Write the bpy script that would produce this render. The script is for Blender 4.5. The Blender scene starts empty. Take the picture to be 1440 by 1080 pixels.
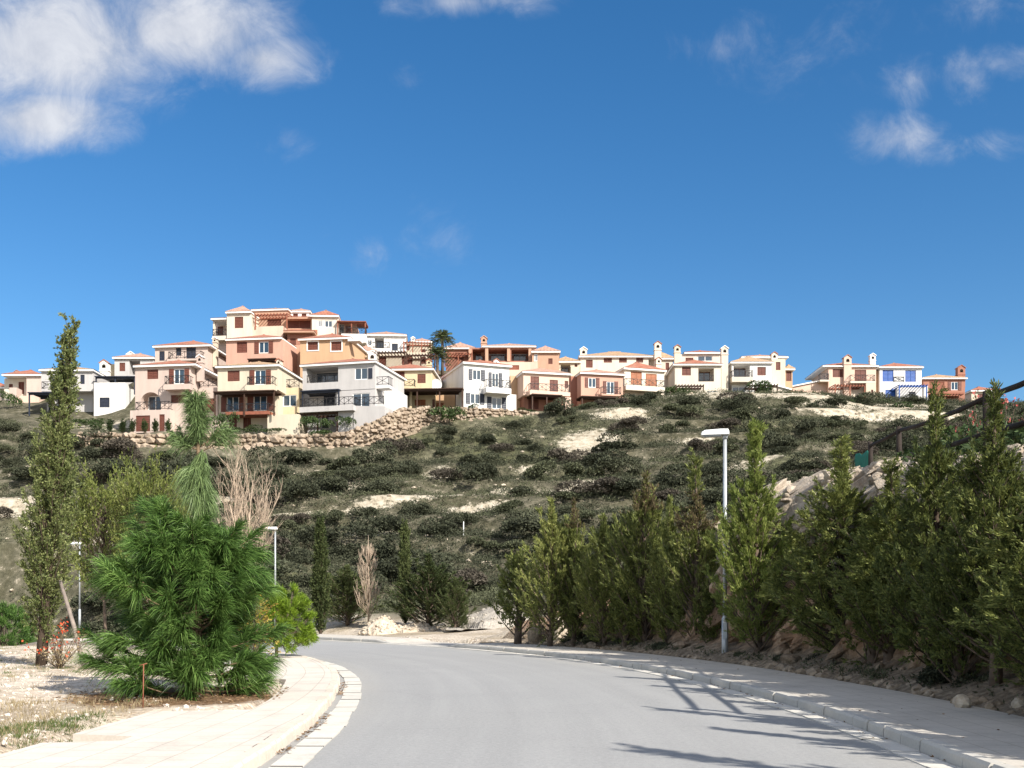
import bpy, math, random
import numpy as np
from mathutils import Vector, Matrix

R = math.radians
rng = random.Random(7)
nr = np.random.RandomState(11)
F, HZ, EYE = 1500.0, 849.0, 1.6          # camera calibration: focal length (px of a 1440 px frame), horizon row, eye height
SC = bpy.context.scene
COL = SC.collection


def at(u, v, Y):
    return Vector(((u - 720) / F * Y, Y, EYE + (HZ - v) / F * Y))


# ------------------------------------------------------------------ node helpers
def new_mat(name):
    m = bpy.data.materials.new(name)
    m.use_nodes = True
    nt = m.node_tree
    b = nt.nodes['Principled BSDF']
    b.inputs['Specular IOR Level'].default_value = 0.3
    return m, nt, b


def N(nt, t, **kw):
    n = nt.nodes.new(t)
    for k, v in kw.items():
        setattr(n, k, v)
    return n


def L(nt, a, b):
    nt.links.new(a, b)


def c4(c):
    return (c[0], c[1], c[2], 1.0)


def noise(nt, scale, detail=4, rough=0.55, co=None, dist=0.0):
    n = N(nt, 'ShaderNodeTexNoise')
    n.inputs['Scale'].default_value = scale
    n.inputs['Detail'].default_value = detail
    n.inputs['Roughness'].default_value = rough
    n.inputs['Distortion'].default_value = dist
    if co is not None:
        L(nt, co, n.inputs['Vector'])
    return n


def ramp(nt, fac, stops):
    n = N(nt, 'ShaderNodeValToRGB')
    e = n.color_ramp.elements
    while len(e) > 1:
        e.remove(e[-1])
    e[0].position, e[0].color = stops[0][0], c4(stops[0][1])
    for p, c in stops[1:]:
        k = e.new(p)
        k.color = c4(c)
    L(nt, fac, n.inputs[0])
    return n.outputs[0]


def mix(nt, fac, a, b, blend='MIX'):
    n = N(nt, 'ShaderNodeMix', data_type='RGBA', blend_type=blend)
    if isinstance(fac, (int, float)):
        n.inputs[0].default_value = fac
    else:
        L(nt, fac, n.inputs[0])
    for s, i in ((a, 6), (b, 7)):
        if isinstance(s, tuple):
            n.inputs[i].default_value = c4(s)
        else:
            L(nt, s, n.inputs[i])
    return n.outputs[2]


def math_n(nt, op, a, b=None, clamp=False):
    n = N(nt, 'ShaderNodeMath', operation=op, use_clamp=clamp)
    for s, i in ((a, 0), (b, 1)):
        if s is None:
            continue
        if isinstance(s, (int, float)):
            n.inputs[i].default_value = s
        else:
            L(nt, s, n.inputs[i])
    return n.outputs[0]


def mrange(nt, v, a, b, c=0.0, d=1.0):
    n = N(nt, 'ShaderNodeMapRange', interpolation_type='SMOOTHSTEP')
    L(nt, v, n.inputs[0])
    for i, k in enumerate((a, b, c, d)):
        n.inputs[i + 1].default_value = k
    return n.outputs[0]


def bump(nt, b, h, strength=0.4, dist=0.02):
    n = N(nt, 'ShaderNodeBump')
    n.inputs['Strength'].default_value = strength
    n.inputs['Distance'].default_value = dist
    L(nt, h, n.inputs['Height'])
    L(nt, n.outputs[0], b.inputs['Normal'])


def objco(nt):
    return N(nt, 'ShaderNodeTexCoord').outputs['Object']


def scale(c, k):
    return tuple(min(1, x * k) for x in c)


def m_plain(name, col, rough=0.7, var=0.18, sc=3.0, bmp=0.2, bd=0.01, metal=0.0):
    m, nt, b = new_mat(name)
    co = objco(nt)
    n1 = noise(nt, sc, 5, 0.6, co)
    L(nt, ramp(nt, n1.outputs[0], [(0.3, scale(col, 1 - var)), (0.5, col), (0.72, scale(col, 1 + var * 0.6))]), b.inputs['Base Color'])
    b.inputs['Roughness'].default_value = rough
    b.inputs['Metallic'].default_value = metal
    if bmp:
        n2 = noise(nt, sc * 8, 4, 0.6, co)
        bump(nt, b, n2.outputs[0], bmp, bd)
    return m


def m_plaster(name, col):
    m, nt, b = new_mat(name)
    co = objco(nt)
    mp = N(nt, 'ShaderNodeMapping')
    mp.inputs['Scale'].default_value = (1.1, 1.1, 0.22)      # rain runs: streaks longer down the wall than across
    L(nt, co, mp.inputs[0])
    n1 = noise(nt, 1.0, 6, 0.65, mp.outputs[0])
    n2 = noise(nt, 0.35, 3, 0.5, co)
    c = ramp(nt, n1.outputs[0], [(0.3, scale(col, 0.84)), (0.55, col), (0.8, scale(col, 1.05))])
    c = mix(nt, mrange(nt, n2.outputs[0], 0.5, 0.75, 0, 0.3), c, scale(col, 0.86))
    L(nt, c, b.inputs['Base Color'])
    b.inputs['Roughness'].default_value = 0.85
    bump(nt, b, noise(nt, 14, 4, 0.6, co).outputs[0], 0.25, 0.02)
    return m


def m_tile(name, col):
    m, nt, b = new_mat(name)
    co = objco(nt)
    w = N(nt, 'ShaderNodeTexWave', wave_type='BANDS', bands_direction='X')
    w.inputs['Scale'].default_value = 1.6
    w.inputs['Distortion'].default_value = 0.4
    L(nt, co, w.inputs[0])
    n1 = noise(nt, 2.2, 5, 0.7, co)
    n2 = noise(nt, 0.5, 3, 0.5, co)
    c = ramp(nt, n1.outputs[0], [(0.28, scale(col, 0.55)), (0.5, col), (0.75, scale(col, 1.35))])
    c = mix(nt, mrange(nt, n2.outputs[0], 0.45, 0.7, 0, 0.4), c, (0.36, 0.27, 0.20))
    L(nt, c, b.inputs['Base Color'])
    b.inputs['Roughness'].default_value = 0.8
    bump(nt, b, w.outputs[1], 0.8, 0.06)
    return m


def m_leaf(name, dark, mid, light, trans=0.25, nsc=1.2, rough=0.55):
    """foliage: hue varies leaf by leaf and clump by clump, thin leaves let some light through"""
    m, nt, b = new_mat(name)
    g = N(nt, 'ShaderNodeNewGeometry')
    co = objco(nt)
    oi = N(nt, 'ShaderNodeObjectInfo')
    n1 = noise(nt, nsc, 2, 0.5, co)
    f = math_n(nt, 'ADD', math_n(nt, 'MULTIPLY', g.outputs['Random Per Island'], 0.5), math_n(nt, 'MULTIPLY', n1.outputs[0], 0.5))
    f = math_n(nt, 'ADD', f, math_n(nt, 'MULTIPLY', math_n(nt, 'SUBTRACT', oi.outputs['Random'], 0.5), 0.22))
    c = ramp(nt, f, [(0.22, dark), (0.5, mid), (0.8, light)])
    L(nt, c, b.inputs['Base Color'])
    b.inputs['Roughness'].default_value = rough
    b.inputs['Specular IOR Level'].default_value = 0.25
    t = N(nt, 'ShaderNodeBsdfTranslucent')
    L(nt, mix(nt, 0.5, c, light), t.inputs[0])
    ms = N(nt, 'ShaderNodeMixShader')
    ms.inputs[0].default_value = trans
    L(nt, b.outputs[0], ms.inputs[1])
    L(nt, t.outputs[0], ms.inputs[2])
    L(nt, ms.outputs[0], nt.nodes['Material Output'].inputs[0])
    return m


def m_rock(name, a, bcol, ccol, sc=1.0, bd=0.08, vor=True):
    m, nt, b = new_mat(name)
    co = objco(nt)
    n1 = noise(nt, sc, 8, 0.7, co, 0.6)
    n2 = noise(nt, sc * 5, 5, 0.7, co)
    c = ramp(nt, n1.outputs[0], [(0.3, a), (0.5, bcol), (0.68, ccol)])
    c = mix(nt, 0.5, c, ramp(nt, n2.outputs[0], [(0.3, scale(a, 0.7)), (0.6, ccol)]))
    L(nt, c, b.inputs['Base Color'])
    b.inputs['Roughness'].default_value = 0.95
    h = n2.outputs[0]
    if vor:
        v = N(nt, 'ShaderNodeTexVoronoi')
        v.inputs['Scale'].default_value = sc * 3
        L(nt, co, v.inputs['Vector'])
        h = math_n(nt, 'ADD', h, v.outputs['Distance'])
    bump(nt, b, h, 0.8, bd)
    return m


M = {}
M['white'] = m_plaster('white_plaster', (0.66, 0.64, 0.61))
M['grey_white'] = m_plaster('grey_white_plaster', (0.45, 0.43, 0.415))
M['cream'] = m_plaster('cream_plaster', (0.56, 0.485, 0.375))
M['cream_pale'] = m_plaster('pale_cream_plaster', (0.60, 0.53, 0.44))
M['beige'] = m_plaster('beige_plaster', (0.50, 0.40, 0.345))
M['pink'] = m_plaster('pink_plaster', (0.50, 0.30, 0.225))
M['pale_pink'] = m_plaster('pale_pink_plaster', (0.62, 0.45, 0.355))
M['ochre'] = m_plaster('ochre_plaster', (0.48, 0.315, 0.19))
M['orange'] = m_plaster('orange_plaster', (0.45, 0.275, 0.19))
M['terracotta'] = m_plaster('terracotta_plaster', (0.31, 0.145, 0.10))
M['yellow'] = m_plaster('yellow_plaster', (0.57, 0.465, 0.30))
M['tile'] = m_tile('red_roof_tile', (0.34, 0.135, 0.085))
M['tan_tile'] = m_tile('tan_roof_tile', (0.41, 0.27, 0.16))
M['pink_tile'] = m_tile('pink_roof_tile', (0.42, 0.25, 0.185))
M['brown'] = m_plain('brown_shutter_paint', (0.13, 0.045, 0.03), 0.6, 0.2, 2, 0)
M['rust'] = m_plain('orange_brown_shutter_paint', (0.30, 0.11, 0.05), 0.6, 0.2, 2, 0)
M['navy'] = m_plain('dark_navy_paint', (0.025, 0.03, 0.045), 0.5, 0.2, 2, 0)
M['blue'] = m_plain('blue_shutter_paint', (0.02, 0.08, 0.30), 0.5, 0.2, 2, 0)
M['frame'] = m_plain('white_frame_paint', (0.78, 0.77, 0.74), 0.5, 0.1, 2, 0)
M['iron'] = m_plain('dark_iron', (0.02, 0.018, 0.018), 0.5, 0.2, 6, 0)
M['wood_dark'] = m_plain('dark_pergola_wood', (0.055, 0.028, 0.018), 0.7, 0.3, 3, 0.2)
M['wood_rust'] = m_plain('red_brown_wood', (0.24, 0.085, 0.05), 0.7, 0.3, 3, 0.2)
M['log'] = m_plain('weathered_fence_log', (0.028, 0.020, 0.016), 0.85, 0.4, 5, 0.5, 0.02)
mg, nt, b = new_mat('window_glass')
b.inputs['Base Color'].default_value = (0.03, 0.05, 0.07, 1)
b.inputs['Roughness'].default_value = 0.08
b.inputs['Specular IOR Level'].default_value = 0.9
bump(nt, b, noise(nt, 1.5, 2, 0.5, objco(nt)).outputs[0], 0.15, 0.02)
M['glass'] = mg
M['flue_shade'] = m_plain('chimney_mouth_shade', (0.03, 0.025, 0.02), 0.95, 0.3, 3, 0)
M['metal'] = m_plain('galvanised_steel', (0.42, 0.44, 0.45), 0.5, 0.12, 5, 0, metal=0.5)
M['lampwhite'] = m_plain('white_lamp_housing', (0.80, 0.80, 0.78), 0.4, 0.08, 5, 0)
M['lens'] = m_plain('lamp_diffuser', (0.30, 0.31, 0.31), 0.2, 0.1, 5, 0)
M['bark'] = m_plain('grey_brown_bark', (0.13, 0.095, 0.07), 0.95, 0.4, 7, 0.8, 0.02)
M['bark_dark'] = m_plain('dark_bark', (0.07, 0.05, 0.035), 0.95, 0.4, 7, 0.8, 0.02)
M['bark_pine'] = m_plain('pine_bark', (0.20, 0.14, 0.085), 0.95, 0.35, 9, 0.8, 0.02)
M['twig'] = m_plain('dead_pinkish_twig', (0.40, 0.31, 0.23), 0.9, 0.3, 4, 0.2)
M['stake'] = m_plain('weathered_stake', (0.22, 0.18, 0.15), 0.9, 0.35, 6, 0.4)
M['rock'] = m_rock('limestone_rock', (0.30, 0.22, 0.15), (0.48, 0.40, 0.30), (0.60, 0.53, 0.43), 1.2, 0.05)
M['rock_white'] = m_rock('white_chalk_rock', (0.34, 0.28, 0.22), (0.55, 0.49, 0.41), (0.70, 0.66, 0.58), 1.0, 0.08)
M['wallrock'] = m_rock('boulder_wall_rock', (0.15, 0.10, 0.065), (0.29, 0.22, 0.155), (0.44, 0.36, 0.28), 0.55, 0.05)
M['rubble'] = m_rock('brown_rubble_stone', (0.12, 0.09, 0.06), (0.24, 0.18, 0.12), (0.40, 0.33, 0.25), 2.0, 0.03)
M['gravel_grey'] = m_rock('grey_gravel', (0.24, 0.21, 0.17), (0.36, 0.32, 0.27), (0.48, 0.44, 0.38), 3.0, 0.05)
M['gravel_pale'] = m_rock('pale_stone_chips', (0.40, 0.32, 0.26), (0.58, 0.49, 0.41), (0.74, 0.68, 0.60), 4.0, 0.02)
M['dish'] = m_plain('white_dish', (0.8, 0.8, 0.79), 0.4, 0.05, 4, 0)
M['net'] = m_plain('green_shade_net', (0.02, 0.16, 0.11), 0.8, 0.3, 6, 0.2)

G = {}
G['scrub'] = m_leaf('scrub_leaf', (0.024, 0.028, 0.016), (0.052, 0.058, 0.034), (0.092, 0.098, 0.060), 0.1, 0.7, 0.9)
G['scrub_olive'] = m_leaf('olive_scrub_leaf', (0.036, 0.041, 0.022), (0.074, 0.083, 0.045), (0.125, 0.132, 0.076), 0.1, 0.7, 0.9)
G['scrub_brown'] = m_leaf('brown_scrub_leaf', (0.040, 0.034, 0.026), (0.070, 0.060, 0.045), (0.105, 0.090, 0.070), 0.1, 0.7, 0.9)
G['cypress'] = m_leaf('cypress_spray', (0.052, 0.066, 0.017), (0.155, 0.182, 0.046), (0.320, 0.325, 0.105), 0.25, 1.3)
G['cypress_dark'] = m_leaf('dark_cypress_spray', (0.036, 0.050, 0.013), (0.112, 0.138, 0.034), (0.285, 0.298, 0.088), 0.25, 1.0)
G['cypress_bright'] = m_leaf('bright_cypress_spray', (0.052, 0.080, 0.016), (0.150, 0.198, 0.040), (0.270, 0.300, 0.085), 0.28, 1.0)
G['column'] = m_leaf('columnar_tree_leaf', (0.034, 0.048, 0.014), (0.105, 0.132, 0.042), (0.230, 0.250, 0.095), 0.25, 1.0)
G['needle'] = m_leaf('long_pine_needle', (0.022, 0.052, 0.011), (0.092, 0.176, 0.038), (0.205, 0.315, 0.085), 0.22, 1.6, 0.45)
G['needle_pale'] = m_leaf('pale_pine_needle', (0.050, 0.085, 0.030), (0.130, 0.190, 0.072), (0.220, 0.300, 0.120), 0.22, 1.6, 0.45)
G['lime'] = m_leaf('lime_pine_leaf', (0.065, 0.115, 0.008), (0.185, 0.280, 0.022), (0.330, 0.440, 0.050), 0.28, 1.6)
G['acacia'] = m_leaf('yellow_green_leaf', (0.039, 0.055, 0.013), (0.104, 0.130, 0.029), (0.195, 0.215, 0.058), 0.25, 1.0)
G['yellow'] = m_leaf('yellow_autumn_leaf', (0.18, 0.12, 0.02), (0.36, 0.26, 0.05), (0.50, 0.40, 0.10), 0.3, 2.0)
G['palm'] = m_leaf('palm_frond_leaf', (0.025, 0.040, 0.012), (0.065, 0.090, 0.028), (0.120, 0.145, 0.055), 0.15, 1.0)
G['garden'] = m_leaf('garden_shrub_leaf', (0.014, 0.026, 0.008), (0.038, 0.066, 0.018), (0.075, 0.110, 0.035), 0.15, 0.8)
G['red'] = m_leaf('red_flower', (0.35, 0.03, 0.01), (0.55, 0.06, 0.02), (0.65, 0.14, 0.06), 0.25, 3.0)
G['pink'] = m_leaf('pink_flower', (0.35, 0.07, 0.06), (0.52, 0.13, 0.11), (0.60, 0.22, 0.18), 0.25, 3.0)
G['far_conifer'] = m_leaf('shaded_conifer_spray', (0.020, 0.032, 0.010), (0.062, 0.082, 0.026), (0.130, 0.150, 0.055), 0.2, 1.0, 0.7)  # darker conifer green, shading at the bend put into the colour
G['dry_spray'] = m_leaf('dry_brown_spray', (0.050, 0.040, 0.020), (0.130, 0.100, 0.050), (0.250, 0.195, 0.105), 0.2, 1.5)
G['grass'] = m_leaf('grass_blade', (0.035, 0.060, 0.012), (0.080, 0.120, 0.030), (0.160, 0.190, 0.060), 0.25, 0.8)
G['straw'] = m_leaf('dry_grass_blade', (0.16, 0.12, 0.06), (0.32, 0.25, 0.14), (0.46, 0.39, 0.25), 0.25, 1.5)
G['litter'] = m_leaf('fallen_brown_leaf', (0.08, 0.045, 0.02), (0.17, 0.10, 0.05), (0.30, 0.20, 0.11), 0.1, 2.0)


# ------------------------------------------------------------------ object helpers
def tag(o, label=None, cat=None, group=None, kind=None):
    if label:
        o['label'] = label
    if cat:
        o['category'] = cat
    if group:
        o['group'] = group
    if kind:
        o['kind'] = kind
    return o


def empty(name, loc=(0, 0, 0), rz=0.0):
    o = bpy.data.objects.new(name, None)
    o.empty_display_size = 0.3
    o.location = loc
    o.rotation_euler = (0, 0, rz)
    COL.objects.link(o)
    return o


def link(name, me, parent=None, loc=(0, 0, 0), rz=0.0, sc=None):
    o = bpy.data.objects.new(name, me)
    COL.objects.link(o)
    if parent:
        o.parent = parent
    o.location = loc
    o.rotation_euler = (0, 0, rz)
    if sc is not None:
        o.scale = sc if hasattr(sc, '__len__') else (sc, sc, sc)
    return o


def children(o):
    return [c for c in bpy.data.objects if c.parent == o]


def copy_tree(o, parent=None):
    c = o.copy()
    COL.objects.link(c)
    c.parent = parent
    for ch in children(o):
        copy_tree(ch, c)
    return c


def np_mesh(name, verts, faces, mat, smooth=False):
    """faces: int array (n,3) or (n,4)"""
    verts = np.asarray(verts, dtype=np.float32).reshape(-1, 3)
    faces = np.asarray(faces, dtype=np.int32)
    n, k = faces.shape
    me = bpy.data.meshes.new(name)
    me.vertices.add(len(verts))
    me.vertices.foreach_set('co', verts.ravel())
    me.loops.add(n * k)
    me.loops.foreach_set('vertex_index', faces.ravel())
    me.polygons.add(n)
    me.polygons.foreach_set('loop_start', np.arange(0, n * k, k, dtype=np.int32))
    me.polygons.foreach_set('loop_total', np.full(n, k, dtype=np.int32))
    me.polygons.foreach_set('use_smooth', np.full(n, smooth))
    me.update(calc_edges=True)
    me.validate()
    if mat:
        me.materials.append(mat)
    return me


class MB:
    def __init__(s):
        s.v, s.f = [], []

    def quad(s, *p):
        n = len(s.v)
        s.v += [tuple(q) for q in p]
        s.f.append(tuple(range(n, n + len(p))))

    def box(s, x0, x1, y0, y1, z0, z1, skip=''):
        n = len(s.v)
        s.v += [(x0, y0, z0), (x1, y0, z0), (x1, y1, z0), (x0, y1, z0), (x0, y0, z1), (x1, y0, z1), (x1, y1, z1), (x0, y1, z1)]
        for key, f in (('b', (3, 2, 1, 0)), ('t', (4, 5, 6, 7)), ('f', (0, 1, 5, 4)), ('k', (2, 3, 7, 6)), ('r', (1, 2, 6, 5)), ('l', (3, 0, 4, 7))):
            if key not in skip:
                s.f.append(tuple(n + i for i in f))

    def bar(s, a, b, w, h=None):
        """rectangular bar from a to b"""
        a, b = Vector(a), Vector(b)
        h = h or w
        d = (b - a).normalized()
        up = Vector((0, 0, 1)) if abs(d.z) < 0.95 else Vector((0, 1, 0))
        r = d.cross(up).normalized() * w / 2
        t = r.cross(d).normalized() * h / 2
        n = len(s.v)
        for p in (a, b):
            for q in (-r - t, r - t, r + t, -r + t):
                s.v.append(tuple(p + q))
        s.f += [(n + 3, n + 2, n + 1, n), (n + 4, n + 5, n + 6, n + 7)]
        for i in range(4):
            j = (i + 1) % 4
            s.f.append((n + i, n + j, n + 4 + j, n + 4 + i))

    def tube(s, pts, rad, k=7, cap=True):
        pts = [Vector(p) for p in pts]
        if not hasattr(rad, '__len__'):
            rad = [rad] * len(pts)
        n0 = len(s.v)
        for i, p in enumerate(pts):
            d = (pts[min(i + 1, len(pts) - 1)] - pts[max(i - 1, 0)]).normalized()
            a = Vector((1, 0, 0)) if abs(d.x) < 0.8 else Vector((0, 1, 0))
            x = d.cross(a).normalized()
            y = d.cross(x)
            for j in range(k):
                t = 2 * math.pi * j / k
                s.v.append(tuple(p + (x * math.cos(t) + y * math.sin(t)) * rad[i]))
        for i in range(len(pts) - 1):
            for j in range(k):
                a, b = n0 + i * k + j, n0 + i * k + (j + 1) % k
                s.f.append((a, b, b + k, a + k))
        if cap:
            s.f.append(tuple(n0 + (len(pts) - 1) * k + j for j in range(k)))
            s.f.append(tuple(n0 + j for j in reversed(range(k))))

    def build(s, name, mat, parent=None, smooth=False, loc=(0, 0, 0), rz=0.0):
        me = bpy.data.meshes.new(name)
        me.from_pydata(s.v, [], s.f)
        me.validate()
        me.materials.append(mat)
        if smooth:
            me.polygons.foreach_set('use_smooth', [True] * len(me.polygons))
        me.update()
        return link(name, me, parent, loc, rz)


def unit(a):
    return a / np.maximum(np.linalg.norm(a, axis=-1, keepdims=True), 1e-9)


def leaf_arrays(P, D, ln, wd, rs, up=0.0):
    """one diamond leaf per base point P along direction D"""
    n = len(P)
    D = unit(D)
    Q = rs.normal(size=(n, 3))
    if up:
        Q = Q * (1 - up) + np.array([0, 0, up])
    S = unit(np.cross(D, Q))
    ln = np.broadcast_to(ln, (n,))[:, None]
    wd = np.broadcast_to(wd, (n,))[:, None]
    V = np.stack([P, P + D * ln * 0.45 + S * wd * 0.5, P + D * ln, P + D * ln * 0.45 - S * wd * 0.5], 1)
    return V.reshape(-1, 3)


def leaf_mesh(name, P, D, ln, wd, mat, rs, up=0.0):
    V = leaf_arrays(P, D, ln, wd, rs, up)
    return np_mesh(name, V, np.arange(len(V)).reshape(-1, 4), mat)


def vnoise(p, seed=0):
    """cheap smooth 3-D noise from a few sine waves, roughly -1..1"""
    r = np.random.RandomState(seed)
    out = np.zeros(p.shape[0])
    amp, tot = 1.0, 0.0
    for o in range(4):
        for k in range(4):
            d = r.normal(size=3)
            d = d / np.linalg.norm(d) * (1.0 * 1.9 ** o)
            out += amp * np.sin(p @ d * 2.2 + r.uniform(0, 6.28)) / 4
        tot += amp * 0.5
        amp *= 0.55
    return out / tot


_ICO = {}


def ico(sub):
    if sub not in _ICO:
        import bmesh
        bm = bmesh.new()
        bmesh.ops.create_icosphere(bm, subdivisions=sub, radius=1.0)
        bm.verts.ensure_lookup_table()
        v = np.array([x.co[:] for x in bm.verts])
        f = np.array([[q.index for q in x.verts] for x in bm.faces])
        bm.free()
        _ICO[sub] = (v, f)
    return _ICO[sub]


def rock_set(name, cents, sizes, mat, rs, sub=1, flat=0.75, rough=0.28, smooth=False):
    v, f = ico(sub)
    VV, FF = [], []
    for i, (c, s) in enumerate(zip(cents, sizes)):
        n = vnoise(v * 1.1 + rs.uniform(-50, 50, 3), rs.randint(0, 6))
        w = v * (1 + rough * n)[:, None]
        a = rs.uniform(0, 6.28)
        ca, sa = math.cos(a), math.sin(a)
        w = w * (np.array([rs.uniform(0.8, 1.25), rs.uniform(0.75, 1.1), flat * rs.uniform(0.75, 1.15)]) * s)
        w = np.stack([w[:, 0] * ca - w[:, 1] * sa, w[:, 0] * sa + w[:, 1] * ca, w[:, 2]], 1) + c
        VV.append(w)
        FF.append(f + i * len(v))
    return np_mesh(name, np.concatenate(VV), np.concatenate(FF), mat, smooth)


# ------------------------------------------------------------------ road alignment: everything is offset from the right kerb line
def catmull(P, step=0.25):
    P = [np.array(p, float) for p in P]
    P = [2 * P[0] - P[1]] + P + [2 * P[-1] - P[-2]]
    out = []
    for i in range(1, len(P) - 2):
        n = max(2, int(np.linalg.norm(P[i + 1] - P[i]) / step))
        for k in range(n):
            t = k / n
            a, b, c, d = P[i - 1], P[i], P[i + 1], P[i + 2]
            out.append(0.5 * (2 * b + (c - a) * t + (2 * a - 5 * b + 4 * c - d) * t * t + (3 * b - a - 3 * c + d) * t ** 3))
    out.append(P[-2])
    return np.array(out)


RK = catmull([(4.2, -45), (4.25, -15), (4.3, 0), (4.32, 8), (4.4, 12), (4.42, 15), (4.13, 19.2), (3.3, 25), (1.5, 31.4), (-1.2, 37.2),
              (-3.6, 40.9), (-7.6, 46), (-11.3, 50.4), (-16, 56), (-22, 63), (-29, 70.5), (-38, 77), (-60, 83), (-90, 88)])
tan_ = unit(np.gradient(RK, axis=0))
NRM = np.stack([tan_[:, 1], -tan_[:, 0]], 1)               # points right of travel
RS = np.concatenate([[0], np.cumsum(np.linalg.norm(np.diff(RK, axis=0), axis=1))])
RW = np.interp(RK[:, 1], [-45, 8, 11, 16, 24, 34], [6.7, 6.72, 6.88, 7.15, 7.3, 7.35])      # carriageway width, kerb to kerb
RZ = -0.085 * np.maximum(0, RS - RS[int(np.argmin(np.abs(RK[:, 1] - 50.5)))])          # past the bend the road dips away
RZ = np.maximum(RZ, -2.6)


def off(d):
    return RK + NRM * np.asarray(d).reshape(-1, 1) if np.ndim(d) else RK + NRM * d


def lateral(x, y):
    """signed offset right of the right kerb line, and index of the nearest station"""
    lat = np.empty(len(x))
    idx = np.empty(len(x), int)
    Pk = RK[::2]
    for i in range(0, len(x), 4000):
        dx = x[i:i + 4000, None] - Pk[None, :, 0]
        dy = y[i:i + 4000, None] - Pk[None, :, 1]
        j = np.argmin(dx * dx + dy * dy, axis=1) * 2
        idx[i:i + 4000] = j
        lat[i:i + 4000] = (x[i:i + 4000] - RK[j, 0]) * NRM[j, 0] + (y[i:i + 4000] - RK[j, 1]) * NRM[j, 1]
    return lat, idx


def sstep(a, b, x):
    t = np.clip((x - a) / (b - a), 0, 1)
    return t * t * (3 - 2 * t)


# hill profiles: for a bearing (given as image column) the ground height against distance
HC = {
    -900: [(80, 0), (95, 6), (110, 12), (125, 19), (150, 27), (190, 31), (400, 20)],
    -200: [(84, 0), (90, 4), (100, 10), (115, 17), (125, 22), (145, 29), (180, 33), (400, 25)],
    0: [(82, 0), (86, 3), (90, 6.6), (100, 11.2), (112, 16.2), (125, 22.6), (135, 25.6), (145, 29.4), (170, 32), (400, 25)],
    130: [(74, 0), (84, 4), (92, 8), (100, 11.5), (113, 17.3), (120, 20.8), (130, 23.5), (136, 26), (146, 30), (170, 34), (400, 25)],
    250: [(66, 0), (75, 3), (90, 9), (100, 13), (114, 17.4), (117, 20.2), (124, 20.8), (132, 27), (145, 34), (170, 38), (400, 28)],
    400: [(60, 0.1), (70, 1.8), (90, 8.5), (113, 17.0), (116.6, 20.4), (124, 20.9), (132, 27.6), (145, 36), (165, 39), (400, 28)],
    500: [(58, 0.15), (72, 1.6), (90, 8), (113, 17.2), (117, 20.2), (124, 21.0), (132, 27.8), (145, 35.5), (165, 38), (400, 28)],
    620: [(57, 0.2), (75, 2.2), (95, 10), (112, 16.5), (124, 22), (127, 24.8), (134, 25.2), (140, 29), (150, 34.6), (170, 36), (400, 28)],
    760: [(52, 0.3), (75, 3), (95, 10.6), (110, 15.6), (125, 22.4), (128.5, 24.9), (138, 25.7), (146, 29.6), (155, 34), (175, 36), (400, 28)],
    880: [(47, 1), (70, 4), (95, 11), (115, 18.4), (128, 25.2), (138, 27.6), (146, 30.2), (160, 33), (180, 35), (400, 28)],
    1000: [(45, 2.5), (70, 5.5), (95, 12), (115, 19), (130, 25.4), (141, 29.6), (150, 30.8), (170, 33), (400, 28)],
    1130: [(45, 4), (70, 7), (95, 13), (120, 21.5), (139, 29.2), (150, 31), (165, 32.5), (400, 28)],
    1250: [(45, 4.6), (70, 8), (95, 13.2), (120, 20.6), (128, 23.2), (131, 25.6), (144, 28.0), (155, 31.4), (162, 32.1), (180, 33), (400, 28)],
    1440: [(45, 4.8), (70, 9), (95, 14), (120, 20.8), (145, 28.4), (163, 32.4), (180, 33), (400, 28)],
    2400: [(45, 4.8), (70, 9), (95, 14), (120, 20), (145, 26), (163, 30), (180, 33), (400, 28)],
}
HU = np.array(sorted(HC), float)
HY = np.arange(0, 420, 1.0)
HT = np.array([np.interp(HY, [p[0] for p in HC[int(u)]], [p[1] for p in HC[int(u)]]) for u in HU])
for _ in range(2):
    HT[:, 1:-1] = 0.25 * HT[:, :-2] + 0.5 * HT[:, 1:-1] + 0.25 * HT[:, 2:]


def hillcol(x, y):
    u = 720 + F * x / np.maximum(y, 25.0)
    u = np.clip(u, HU[0], HU[-1] - 1e-6)
    i = np.clip(np.searchsorted(HU, u, side='right') - 1, 0, len(HU) - 2)
    f = (u - HU[i]) / (HU[i + 1] - HU[i])
    f = f * f * (3 - 2 * f)
    yy = np.clip(y, 0, 418.9)
    j = yy.astype(int)
    g = yy - j
    a = HT[i, j] * (1 - g) + HT[i, j + 1] * g
    b = HT[i + 1, j] * (1 - g) + HT[i + 1, j + 1] * g
    return a * (1 - f) + b * f


def EH(Y):
    """height of the rock cut beside the right pavement, by station"""
    return np.interp(Y, [-40, 10, 15, 18, 24, 28, 31, 35, 38, 41, 43], [4.6, 4.0, 3.9, 4.0, 4.4, 4.5, 3.3, 2.1, 1.2, 0.45, 0.12])


BACK = 2.12                                                  # back edge of the right pavement


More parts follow.
